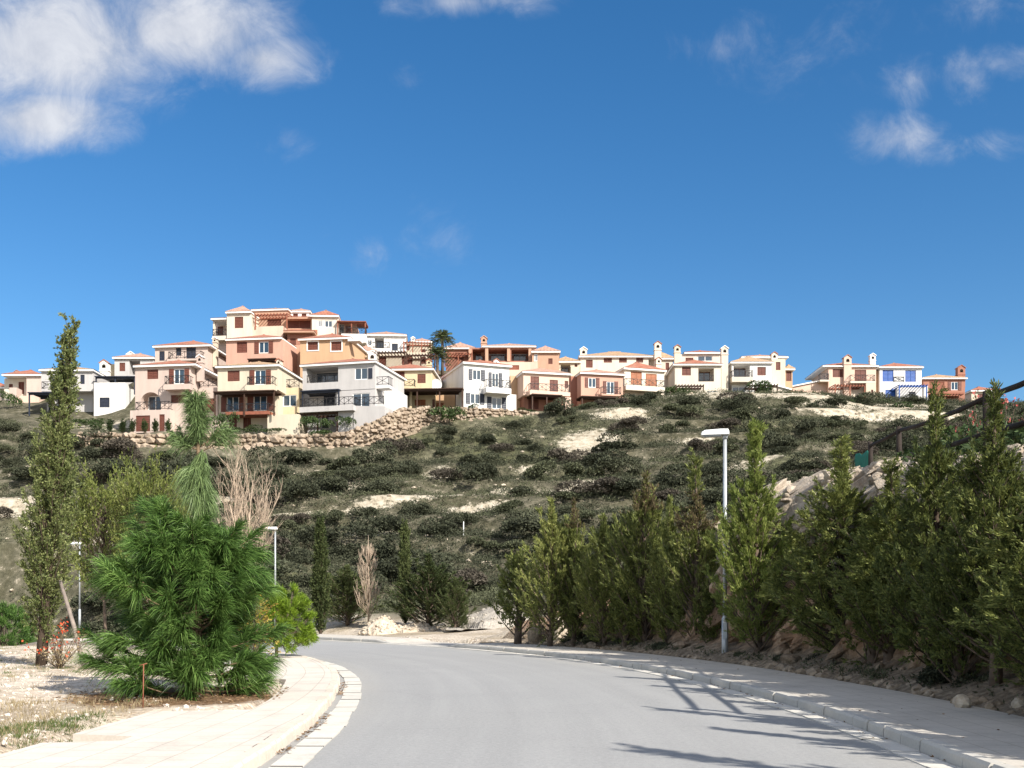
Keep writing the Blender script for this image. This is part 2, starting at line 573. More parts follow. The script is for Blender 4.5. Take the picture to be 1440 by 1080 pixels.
def ground_z(x, y):
    x = np.atleast_1d(np.asarray(x, float))
    y = np.atleast_1d(np.asarray(y, float))
    lat, idx = lateral(x, y)
    z = hillcol(x, y)
    p = np.stack([x, y, np.zeros_like(x)], 1)
    n1 = vnoise(p * 0.09, 1)
    n2 = vnoise(p * 0.45, 2)
    n3 = vnoise(p * 1.7, 3)
    hw = sstep(2.0, 7.0, z) * sstep(55, 80, y)               # only the hill is rough and terraced
    st = 2.3
    q = (z + 0.5 * n1) / st
    fr = q - np.floor(q)
    zt = st * (np.floor(q) + sstep(0.45, 0.95, fr)) - 0.5 * n1
    tw = hw * 0.6 * (1 - sstep(112, 122, y) * (1 - sstep(800, 900, 720 + F * x / np.maximum(y, 25))))
    tw = tw * (1 - sstep(128, 140, y))
    z = z * (1 - tw) + zt * tw
    z = z + hw * (0.45 * n1 + 0.22 * n2 + 0.07 * n3) * (1 - 0.7 * sstep(116, 128, y))
    # right bank
    Yc = RK[idx, 1]
    d = lat - BACK
    eh = EH(Yc) * np.where(Yc > 60, 0, 1)
    bank = np.where(d < 0, -0.2, 0.1 + (eh - 0.1) * sstep(1.2, 2.4, d) + 0.12 * n2)
    wr = (d > -0.5) & (Yc < 46)
    k = sstep(6, 26, d)
    zr = bank * (1 - k) + np.maximum(z, bank) * k
    kk = 1 - sstep(42, 47, Yc)
    z = np.where(wr, zr * kk + z * (1 - kk), z)
    # left gravel ground
    nearleft = (lat < -RW[idx]) * (1 - sstep(45, 70, y))
    z = z * (1 - nearleft) + nearleft * (0.10 + 0.035 * n2 + 0.015 * n3 + 0.05 * n1)
    # road corridor
    w = (1 - sstep(BACK - 0.1, BACK + 0.25, lat)) * sstep(-RW[idx] - 2.9, -RW[idx] - 2.5, lat)
    wfar = (1 - sstep(BACK, BACK + 9, lat)) * sstep(-RW[idx] - 12, -RW[idx] - 2.5, lat)
    w = np.where(Yc > 46, np.maximum(w, wfar), w)
    z = z * (1 - w) + w * (np.where((lat < -RW[idx] - 1.0) | (Yc > 46), -0.12, -0.2) + RZ[idx])
    # soil of the tree pit beside the left pavement comes up to kerb level
    pit = (1 - sstep(2.2, 3.0, np.hypot(x + 5.2, (y - 17.4) * 0.8)))
    pit = pit * sstep(RW[idx] + 0.8, RW[idx] + 1.1, -lat)
    z = z * (1 - pit) + pit * (0.118 + 0.015 * n3)
    return z


def gz(x, y):
    return float(ground_z([x], [y])[0])


# ------------------------------------------------------------------ ground sheet
def axis(segs):
    out = [segs[0][0]]
    for a, b, s in segs:
        n = max(1, int(round((b - a) / s)))
        out += list(a + (b - a) * (np.arange(1, n + 1) / n))
    return np.array(out)


gx = axis([(-2500, -400, 300), (-400, -130, 30), (-130, -60, 2.5), (-60, -18, 0.8), (-18, 12, 0.3), (12, 75, 0.8), (75, 140, 2.5), (140, 400, 30), (400, 2500, 300)])
gy = axis([(-2500, -60, 300), (-60, 0, 6), (0, 8, 0.8), (8, 48, 0.35), (48, 150, 0.75), (150, 190, 2), (190, 400, 15), (400, 3500, 300)])
GX, GY = np.meshgrid(gx, gy)
X1, Y1 = GX.ravel(), GY.ravel()
Z1 = ground_z(X1, Y1)
ny_, nx_ = GX.shape
ii = np.arange(ny_ * nx_).reshape(ny_, nx_)
fc = np.stack([ii[:-1, :-1], ii[:-1, 1:], ii[1:, 1:], ii[1:, :-1]], -1).reshape(-1, 4)
lat1, idx1 = lateral(X1, Y1)
U1 = 720 + F * X1 / np.maximum(Y1, 5)
V1 = HZ - (Z1 - EYE) * F / np.maximum(Y1, 5)

# bare limestone, track and turf zones on the hill, as world-space patches
BARE = [(-50, 98.5, 8, 2.2), (44, 134, 10, 2.6), (30, 138, 7, 2.4), (52, 140, 12, 3.5), (38, 137, 8, 2.4), (-48, 127, 6, 3.5), (-43, 130, 4, 2.5), (-20, 108, 2, 1), (-16, 103, 2.5, .9), (2, 110, 2.5, .9), (20, 117, 3, .8), (-40, 94, 4, 1.0), (8.5, 118, 5.0, 5.5), (13, 126, 5, 3), (17, 131, 6, 2.2), (-7.5, 107, 2.6, 3.2), (-46, 100, 9, 2.5), (-3, 96.5, 4, 1.1), (37, 141, 8, 3), (47, 138, 9, 4), (55, 146, 9, 3),
        (25, 141, 9, 2.2), (12, 104, 5, 1.0), (3, 100, 4, 0.9), (23, 104, 5, 1.4), (-26, 96, 3, 1.3), (5.5, 79, 3.5, 1.0), (-24, 84, 3, 1.2), (39, 129.5, 9, 2.0), (50, 131, 9, 2.2), (34, 120, 4, 1.4),
        (30, 112, 5, 1.2), (-12, 90, 3, 1.0), (-38, 108, 3, 1), (-30, 104, 3, 1)]
TRACK = [(-36, 90.5), (-27, 91.5), (-19, 93.5), (-12, 97), (-6, 99.5), (0, 101.5), (8, 103), (18, 104)]
TR = catmull(TRACK, 1.0)


def bare_w(x, y):
    b = np.zeros_like(x)
    for cx, cy, rx, ry in BARE:
        b = np.maximum(b, 1 - np.hypot((x - cx) / rx, (y - cy) / ry))
    return np.clip(b * 1.6, 0, 1)


def track_d(x, y):
    return np.min(np.hypot(x[:, None] - TR[None, :, 0], y[:, None] - TR[None, :, 1]), axis=1)


hill_m = (Y1 > 60) & (Y1 < 200) & (np.abs(X1) < 140)
bare = np.zeros(len(X1))
bare[hill_m] = bare_w(X1[hill_m], Y1[hill_m])
td = np.full(len(X1), 99.0)
td[hill_m] = track_d(X1[hill_m], Y1[hill_m])
grav = np.clip((lat1 < -RW[idx1]).astype(float) * (1 - sstep(70, 82, Y1)), 0, 1)
grav = np.maximum(grav, ((lat1 > 0) & (RK[idx1, 1] > 37) & (Y1 < 66)) * 0.8 * (1 - sstep(9, 14, lat1)))
trk = 1 - sstep(0.5, 1.3, td)
lit = 1 - sstep(1.0, 2.3, np.hypot(X1 + 5.3, (Y1 - 17.2) * 0.85))
lit = np.maximum(lit, 0.7 * ((lat1 > BACK) & (lat1 < BACK + 4) & (RK[idx1, 1] < 35)))
nn = vnoise(np.stack([X1, Y1, 0 * X1], 1) * 0.08, 8)
turf = sstep(0.25, 0.8, nn) * hill_m * 0.6
gme = np_mesh('ground', np.stack([X1, Y1, Z1], 1), fc, None, True)
ca = gme.color_attributes.new('zone', 'FLOAT_COLOR', 'POINT')
ca.data.foreach_set('color', np.stack([grav, np.maximum(bare, trk), lit, turf], 1).astype(np.float32).ravel())

mgd, nt, b = new_mat('ground_soil')
co = objco(nt)
at_ = N(nt, 'ShaderNodeAttribute', attribute_name='zone')
sp = N(nt, 'ShaderNodeSeparateColor')
L(nt, at_.outputs['Color'], sp.inputs[0])
n_big = noise(nt, 0.25, 6, 0.65, co)
n_mid = noise(nt, 1.4, 6, 0.65, co)
n_fine = noise(nt, 9, 5, 0.7, co)
vor = N(nt, 'ShaderNodeTexVoronoi')
vor.inputs['Scale'].default_value = 16
L(nt, co, vor.inputs['Vector'])
vor2 = N(nt, 'ShaderNodeTexVoronoi')
vor2.inputs['Scale'].default_value = 1.7
L(nt, co, vor2.inputs['Vector'])
hillc = ramp(nt, n_mid.outputs[0], [(0.28, (0.042, 0.040, 0.026)), (0.45, (0.084, 0.079, 0.053)), (0.58, (0.140, 0.127, 0.090)), (0.72, (0.25, 0.215, 0.155))])
hillc = mix(nt, mrange(nt, n_big.outputs[0], 0.42, 0.66, 0.0, 0.55), hillc, (0.060, 0.056, 0.030))
hillc = mix(nt, math_n(nt, 'MULTIPLY', at_.outputs['Alpha'], mrange(nt, n_mid.outputs[0], 0.35, 0.6)), hillc, (0.075, 0.088, 0.032))
chalk = ramp(nt, n_mid.outputs[0], [(0.3, (0.20, 0.16, 0.11)), (0.46, (0.38, 0.33, 0.25)), (0.62, (0.52, 0.47, 0.38)), (0.75, (0.62, 0.57, 0.48))])
chalk = mix(nt, mrange(nt, n_fine.outputs[0], 0.35, 0.7, 0.0, 0.6), chalk, (0.30, 0.26, 0.19))
bfac = math_n(nt, 'ADD', sp.outputs[1], math_n(nt, 'MULTIPLY', math_n(nt, 'ADD', math_n(nt, 'SUBTRACT', n_mid.outputs[0], 0.5), math_n(nt, 'MULTIPLY', math_n(nt, 'SUBTRACT', n_fine.outputs[0], 0.5), 0.8)), 2.4))
# stray limestone showing between the scrub
bfac = math_n(nt, 'MAXIMUM', mrange(nt, bfac, 0.3, 0.75), mrange(nt, n_big.outputs[0], 0.62, 0.72, 0.0, 0.35))
col = mix(nt, bfac, hillc, chalk)
gr = ramp(nt, vor.outputs['Color'], [(0.1, (0.36, 0.28, 0.21)), (0.5, (0.56, 0.47, 0.37)), (0.9, (0.72, 0.65, 0.55))])
gr = mix(nt, mrange(nt, n_mid.outputs[0], 0.45, 0.7, 0, 0.75), gr, (0.66, 0.58, 0.47))
gr = mix(nt, mrange(nt, n_big.outputs[0], 0.46, 0.62, 0, 0.75), gr, (0.33, 0.265, 0.185))
col = mix(nt, sp.outputs[0], col, gr)
litc = ramp(nt, n_fine.outputs[0], [(0.3, (0.085, 0.05, 0.028)), (0.5, (0.17, 0.105, 0.06)), (0.72, (0.30, 0.22, 0.14))])
lf = math_n(nt, 'ADD', sp.outputs[2], math_n(nt, 'MULTIPLY', math_n(nt, 'SUBTRACT', n_mid.outputs[0], 0.5), 1.2))
col = mix(nt, math_n(nt, 'MULTIPLY', mrange(nt, lf, 0.3, 0.75), mrange(nt, sp.outputs[2], 0.0, 0.15)), col, litc)
L(nt, col, b.inputs['Base Color'])
b.inputs['Roughness'].default_value = 0.97
b.inputs['Specular IOR Level'].default_value = 0.1
h = math_n(nt, 'ADD', math_n(nt, 'MULTIPLY', vor.outputs['Distance'], -0.25), math_n(nt, 'MULTIPLY', n_mid.outputs[0], 2.2))
h = math_n(nt, 'ADD', h, math_n(nt, 'MULTIPLY', n_fine.outputs[0], 0.5))
bump(nt, b, h, 0.7, 0.12)
gme.materials.append(mgd)
tag(link('ground', gme), kind='structure')


# ------------------------------------------------------------------ road, kerbs, gutters, pavements
def strip(name, d0, d1, z0, z1, mat, i0=0, i1=None, nx=1, smooth=True):
    i1 = i1 or len(RK)
    A = [RK[i0:i1] + NRM[i0:i1] * (np.broadcast_to(d0, len(RK))[i0:i1, None] * (1 - t) + np.broadcast_to(d1, len(RK))[i0:i1, None] * t) for t in np.linspace(0, 1, nx + 1)]
    Zs = [np.broadcast_to(z0, len(RK))[i0:i1] * (1 - t) + np.broadcast_to(z1, len(RK))[i0:i1] * t for t in np.linspace(0, 1, nx + 1)]
    V = np.stack([np.concatenate([a, z[:, None]], 1) for a, z in zip(A, Zs)], 1)
    V[:, :, 2] += RZ[i0:i1, None]
    n, k = V.shape[0], V.shape[1]
    g = np.arange(n * k).reshape(n, k)
    f = np.stack([g[:-1, :-1], g[:-1, 1:], g[1:, 1:], g[1:, :-1]], -1).reshape(-1, 4)
    me = np_mesh(name, V.reshape(-1, 3), f, mat, smooth)
    uv = me.uv_layers.new(name='UVMap')
    su = RS[i0:i1]
    U = np.stack([np.repeat(su, k), np.tile(np.linspace(0, 1, k), n) * 1.0], 1)
    dd = np.stack([np.broadcast_to(d0, len(RK))[i0:i1] * (1 - t) + np.broadcast_to(d1, len(RK))[i0:i1] * t for t in np.linspace(0, 1, k)], 1).ravel()
    U[:, 1] = dd
    li = np.empty(len(me.loops), dtype=np.int32)
    me.loops.foreach_get('vertex_index', li)
    uv.data.foreach_set('uv', U[li].astype(np.float32).ravel())
    return link(name, me)


ma, nt, b = new_mat('worn_asphalt')
uvn = N(nt, 'ShaderNodeUVMap')
mp = N(nt, 'ShaderNodeMapping')
mp.inputs['Scale'].default_value = (0.06, 2.2, 1)
L(nt, uvn.outputs[0], mp.inputs[0])
streak = noise(nt, 1.0, 5, 0.6, mp.outputs[0])
co = objco(nt)
spk = noise(nt, 60, 3, 0.8, co)
blot = noise(nt, 0.5, 5, 0.6, co)
c = ramp(nt, streak.outputs[0], [(0.3, (0.245, 0.243, 0.238)), (0.5, (0.285, 0.283, 0.276)), (0.7, (0.335, 0.332, 0.322))])
c = mix(nt, mrange(nt, blot.outputs[0], 0.4, 0.65, 0, 0.5), c, (0.235, 0.235, 0.23))
c = mix(nt, 0.35, c, ramp(nt, spk.outputs[0], [(0.3, (0.10, 0.10, 0.10)), (0.5, (0.28, 0.28, 0.272)), (0.7, (0.52, 0.51, 0.49))]))
sx = N(nt, 'ShaderNodeSeparateXYZ')
L(nt, uvn.outputs[0], sx.inputs[0])
# dust gathered against the gutters, and a few pale scuffs
dust = math_n(nt, 'MAXIMUM', mrange(nt, sx.outputs[1], -1.3, -0.3, 0, 1), mrange(nt, sx.outputs[1], -6.1, -6.9, 0, 1))
c = mix(nt, math_n(nt, 'MULTIPLY', dust, mrange(nt, blot.outputs[0], 0.3, 0.65, 0.1, 0.7)), c, (0.36, 0.34, 0.30))
mp2 = N(nt, 'ShaderNodeMapping')
mp2.inputs['Scale'].default_value = (0.9, 2.6, 1)
L(nt, uvn.outputs[0], mp2.inputs[0])
sc_ = noise(nt, 1.0, 2, 0.4, mp2.outputs[0])
c = mix(nt, mrange(nt, sc_.outputs[0], 0.745, 0.80, 0, 0.55), c, (0.52, 0.50, 0.46))
# thin cracks
vc = N(nt, 'ShaderNodeTexVoronoi', feature='DISTANCE_TO_EDGE')
vc.inputs['Scale'].default_value = 0.42
cw = N(nt, 'ShaderNodeVectorMath', operation='ADD')
wn = noise(nt, 1.1, 5, 0.7, co)
L(nt, co, cw.inputs[0])
L(nt, wn.outputs['Color'], cw.inputs[1])
L(nt, cw.outputs[0], vc.inputs['Vector'])
crk = math_n(nt, 'MULTIPLY', mrange(nt, vc.outputs['Distance'], 0.006, 0.0, 0, 1), mrange(nt, blot.outputs[0], 0.46, 0.6, 0, 0.5))
c = mix(nt, crk, c, (0.14, 0.14, 0.135))
agg = noise(nt, 17, 6, 0.85, co)
c = mix(nt, 0.4, c, ramp(nt, agg.outputs[0], [(0.32, (0.17, 0.17, 0.168)), (0.5, (0.285, 0.283, 0.278)), (0.68, (0.42, 0.415, 0.40))]))
L(nt, c, b.inputs['Base Color'])
b.inputs['Roughness'].default_value = 0.85
bump(nt, b, spk.outputs[0], 0.35, 0.006)
M['asphalt'] = ma


def m_concrete(name, col, cell=None, joint=0.012, uv=True):
    m, nt, b = new_mat(name)
    co = objco(nt)
    n1 = noise(nt, 1.3, 6, 0.65, co)
    n2 = noise(nt, 30, 4, 0.7, co)
    c = ramp(nt, n1.outputs[0], [(0.3, scale(col, 0.78)), (0.5, col), (0.75, scale(col, 1.08))])
    c = mix(nt, 0.25, c, ramp(nt, n2.outputs[0], [(0.3, scale(col, 0.6)), (0.65, scale(col, 1.15))]))
    hgt = n2.outputs[0]
    if cell:
        u = N(nt, 'ShaderNodeUVMap')
        br = N(nt, 'ShaderNodeTexBrick')
        br.offset = 0.5
        br.inputs['Scale'].default_value = 1.0
        br.inputs['Brick Width'].default_value = cell[0]
        br.inputs['Row Height'].default_value = cell[1]
        br.inputs['Mortar Size'].default_value = joint
        br.inputs['Color1'].default_value = (1, 1, 1, 1)
        br.inputs['Color2'].default_value = (0.95, 0.945, 0.94, 1)
        br.inputs['Mortar'].default_value = (0.72, 0.70, 0.67, 1)
        L(nt, u.outputs[0], br.inputs['Vector'])
        c = mix(nt, 1.0, c, br.outputs['Color'], 'MULTIPLY')
        hgt = math_n(nt, 'ADD', math_n(nt, 'MULTIPLY', n2.outputs[0], 0.3), math_n(nt, 'MULTIPLY', br.outputs['Fac'], -1.0))
    L(nt, c, b.inputs['Base Color'])
    b.inputs['Roughness'].default_value = 0.9
    bump(nt, b, hgt, 0.4, 0.006)
    return m


M['paver'] = m_concrete('pale_paving', (0.60, 0.54, 0.47), (0.4, 0.4), 0.008)
M['paver_right'] = m_concrete('right_paving', (0.50, 0.46, 0.40), (0.4, 0.4), 0.008)  # somewhat darker than the left paving
M['kerb'] = m_concrete('pale_kerb_stone', (0.58, 0.51, 0.43))
M['kerb_grey'] = m_concrete('grey_kerb_stone', (0.46, 0.44, 0.40))
M['gutter'] = m_concrete('gutter_concrete', (0.56, 0.53, 0.47))

tag(strip('road', -RW - 0.02, 0.02, 0.0, 0.0, M['asphalt'], nx=12), kind='structure')
KH = np.interp(RS, [0, 1], [0.14, 0.14])
iy = lambda y: int(np.argmin(np.abs(RK[:, 1] - y)))
# dropped kerb at the entrance to the stone yard
dip = sstep(iy(38.6), iy(39.4), np.arange(len(RK))) * (1 - sstep(iy(42.6), iy(43.4), np.arange(len(RK))))
KH = 0.14 - 0.115 * dip


def kerb(name, d_in, side, mat, blk, hgt, i0, i1, w=0.16, seed=0):
    """row of kerb stones; each stone a chamfered block with open joints"""
    rs = np.random.RandomState(seed)
    V, Fc = [], []
    s = RS[i0]
    while s < RS[i1] - blk:
        a, e = s + 0.011, s + blk - 0.011
        s += blk
        jit = rs.uniform(-0.012, 0.012)
        jz = rs.uniform(-0.004, 0.004)
        base = len(V)
        for q in (a, e):
            x = np.interp(q, RS, RK[:, 0]); y = np.interp(q, RS, RK[:, 1])
            nx = np.interp(q, RS, NRM[:, 0]); ny = np.interp(q, RS, NRM[:, 1])
            hh = np.interp(q, RS, hgt) + jz + 0.004
            rz_ = np.interp(q, RS, RZ)
            dq = np.interp(q, RS, np.broadcast_to(d_in, len(RK)))
            for (o, z) in ((0.0, -0.05), (0.012, hh - 0.035), (0.035, hh), (w, hh), (w, -0.05)):
                V.append((x + nx * (dq + side * (o + jit)), y + ny * (dq + side * (o + jit)), z + rz_))
        for k in range(4):
            Fc.append((base + k, base + 5 + k, base + 6 + k, base + 1 + k))
        Fc.append((base, base + 1, base + 2, base + 2)); Fc.append((base, base + 2, base + 3, base + 4))
        Fc.append((base + 5, base + 8, base + 7, base + 6)); Fc.append((base + 5, base + 9, base + 8, base + 8))
    mb = MB()
    mb.v = V
    mb.f = [tuple(dict.fromkeys(f)) for f in Fc]
    return tag(mb.build(name, mat), kind='structure')


kerb('kerb_right', 0.0, 1, M['kerb_grey'], 0.6, KH, iy(-12), len(RK) - 60, seed=1)
kerb('kerb_left', -RW, -1, M['kerb'], 0.3, np.full(len(RK), 0.14), iy(-12), len(RK) - 60, seed=2)


def slabs(name, dA, dB, z, mat, blk, i0, i1, seed, drop=0.0):
    rs = np.random.RandomState(seed)
    mb = MB()
    s = RS[i0]
    while s < RS[i1] - blk:
        l = blk * rs.uniform(0.85, 1.1)
        a, e = s + 0.01, s + l - 0.01
        s += l
        if rs.uniform() < drop:
            continue
        zz = z + rs.uniform(-0.004, 0.006) + np.interp(a, RS, RZ)
        ww = rs.uniform(-0.015, 0.015)
        P = []
        for q in (a, (a + e) / 2, e):
            x = np.interp(q, RS, RK[:, 0]); y = np.interp(q, RS, RK[:, 1])
            nx = np.interp(q, RS, NRM[:, 0]); ny = np.interp(q, RS, NRM[:, 1])
            P.append([(x + nx * (d + ww), y + ny * (d + ww)) for d in (np.interp(q, RS, np.broadcast_to(e_, len(RK))) for e_ in (dA, dB))])
        for k in range(2):
            p, q_ = P[k], P[k + 1]
            mb.quad((*p[0], zz), (*p[1], zz), (*q_[1], zz), (*q_[0], zz))
            mb.quad((*p[0], zz - .04), (*p[0], zz), (*q_[0], zz), (*q_[0], zz - .04))
            mb.quad((*p[1], zz), (*p[1], zz - .04), (*q_[1], zz - .04), (*q_[1], zz))
    return tag(mb.build(name, mat), kind='structure')


slabs('gutter_right', -0.30, -0.004, 0.012, M['gutter'], 1.2, iy(-12), len(RK) - 60, 3)
slabs('gutter_left', -RW + 0.10, -RW + 0.42, 0.012, M['gutter'], 0.75, iy(-12), len(RK) - 60, 4, 0.04)
i46 = len(RK) - 60
tag(strip('pavement_right', 0.16, BACK, KH, KH + 0.01, M['paver_right'], iy(-30), i46, 6), kind='structure')
# left pavement: 2.5 m wide, narrowed round the pine's planting bed
sY = RK[:, 1]
pit = sstep(iy(14.7), iy(14.9), np.arange(len(RK))) * (1 - sstep(iy(21.5), iy(23.0), np.arange(len(RK))))
inner = -RW - 2.62 + (RW - 6.7) * (1 - sstep(14, 30, sY)) + 1.3 * pit
inner = inner + 0.75 * ((sY > 11.05) & (sY < 11.75) & (np.arange(len(RK)) < iy(20)))
tag(strip('pavement_left', inner, -RW - 0.16, np.full(len(RK), 0.14), np.full(len(RK), 0.14), M['paver'], iy(-30), i46, 6), kind='structure')
# inner edging skirt so the slab has thickness
tag(strip('pavement_edge', inner, inner + 0.001, np.full(len(RK), -0.1), np.full(len(RK), 0.14), M['kerb'], iy(-30), i46, 1, False), kind='structure')

# ------------------------------------------------------------------ rock cut beside the right pavement
mb_, nt, b = new_mat('cut_rock')
co = objco(nt)
mp = N(nt, 'ShaderNodeMapping')
mp.inputs['Scale'].default_value = (2.4, 2.4, 0.7)
L(nt, co, mp.inputs[0])
n1 = noise(nt, 1.0, 8, 0.7, mp.outputs[0], 0.8)
n2 = noise(nt, 7, 6, 0.7, co)
n0 = noise(nt, 0.4, 3, 0.5, co)
c = ramp(nt, n1.outputs[0], [(0.3, (0.10, 0.055, 0.03)), (0.43, (0.24, 0.125, 0.065)), (0.55, (0.36, 0.225, 0.135)), (0.7, (0.48, 0.37, 0.26))])
c2 = ramp(nt, n1.outputs[0], [(0.3, (0.20, 0.15, 0.11)), (0.5, (0.40, 0.34, 0.27)), (0.7, (0.58, 0.52, 0.44))])
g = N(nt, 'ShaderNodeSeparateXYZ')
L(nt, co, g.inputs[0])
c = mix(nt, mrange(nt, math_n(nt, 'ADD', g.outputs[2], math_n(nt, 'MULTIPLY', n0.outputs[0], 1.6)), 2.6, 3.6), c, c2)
c = mix(nt, mrange(nt, math_n(nt, 'ADD', g.outputs[2], math_n(nt, 'MULTIPLY', n1.outputs[0], 0.8)), 1.15, 0.75), c, ramp(nt, n2.outputs[0], [(0.3, (0.05, 0.04, 0.026)), (0.5, (0.13, 0.10, 0.066)), (0.7, (0.26, 0.21, 0.15))]))  # foot darkened: brown rubble plus the conifers' shade put into the colour
c = mix(nt, 0.3, c, ramp(nt, n2.outputs[0], [(0.3, (0.12, 0.08, 0.05)), (0.65, (0.56, 0.46, 0.35))]))
L(nt, c, b.inputs['Base Color'])
b.inputs['Roughness'].default_value = 0.95
bump(nt, b, math_n(nt, 'ADD', n1.outputs[0], math_n(nt, 'MULTIPLY', n2.outputs[0], 0.4)), 0.9, 0.15)
M['cut'] = mb_

i0, i1 = iy(0), iy(40.3)
st = np.arange(i0, i1)
sf = np.arange(i0, i1, 0.36)                                # finer stations for the broken rock
RKf = np.stack([np.interp(sf, np.arange(len(RK)), RK[:, c]) for c in (0, 1)], 1)
NRf = np.stack([np.interp(sf, np.arange(len(RK)), NRM[:, c]) for c in (0, 1)], 1)
tt = np.linspace(0, 1, 70)
prof_d = np.interp(tt, [0, 0.1, 0.3, 0.42, 0.75, 0.85, 1.0], [-0.03, 0.35, 1.05, 1.2, 1.75, 2.2, 4.6])
prof_z = np.interp(tt, [0, 0.1, 0.3, 0.42, 0.75, 0.85, 1.0], [0.0, 0.04, 0.10, 0.24, 0.92, 1.02, 1.0])
V = []
for i in range(len(sf)):
    e = float(EH(RKf[i, 1]))
    zz = 0.10 + prof_z * e
    pts = RKf[i][None, :] + NRf[i][None, :] * (BACK + prof_d)[:, None]
    V.append(np.concatenate([pts, zz[:, None]], 1))
V = np.array(V)
S = V.shape
P = V.reshape(-1, 3)
nz = vnoise(P * 0.7, 21) * 0.26 + (0.5 - np.abs(vnoise(P * np.array([1.5, 1.5, .8]), 22))) * 0.42 + (0.5 - np.abs(vnoise(P * 3.4, 24))) * 0.20 + vnoise(P * 7.5, 23) * 0.07
amp = np.tile(np.interp(tt, [0, 0.05, 0.25, 0.4, 0.8, 0.95, 1], [0, 0.3, 0.6, 1.8, 1.8, 1.0, 0.3]), S[0])
amp = amp * np.repeat(np.clip(EH(RKf[:, 1]) / 2.2, 0.1, 1), S[1])
P = P + np.stack([np.repeat(NRf[:, 0], S[1]) * nz * amp, np.repeat(NRf[:, 1], S[1]) * nz * amp, nz * amp * 0.7], 1)
g = np.arange(S[0] * S[1]).reshape(S[0], S[1])
f = np.stack([g[:-1, :-1], g[:-1, 1:], g[1:, 1:], g[1:, :-1]], -1).reshape(-1, 4)
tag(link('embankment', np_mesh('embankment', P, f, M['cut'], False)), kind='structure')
rsb = np.random.RandomState(5)
nb_ = 340
jb = rsb.randint(0, S[0], nb_)
kb = np.clip((S[1] * np.where(rsb.uniform(size=nb_) < .6, rsb.uniform(.70, .9, nb_), rsb.uniform(.05, .7, nb_))).astype(int), 0, S[1] - 1)
cb_ = P.reshape(S[0], S[1], 3)[jb, kb]
szb = (.06 + .26 * rsb.uniform(size=nb_) ** 2.2) * np.clip(EH(RKf[jb, 1]) / 2.5, .25, 1)
tag(link('embankment_rocks', rock_set('embankment_rocks', cb_, szb, M['cut'], rsb, 2, .75, .5)), kind='structure')


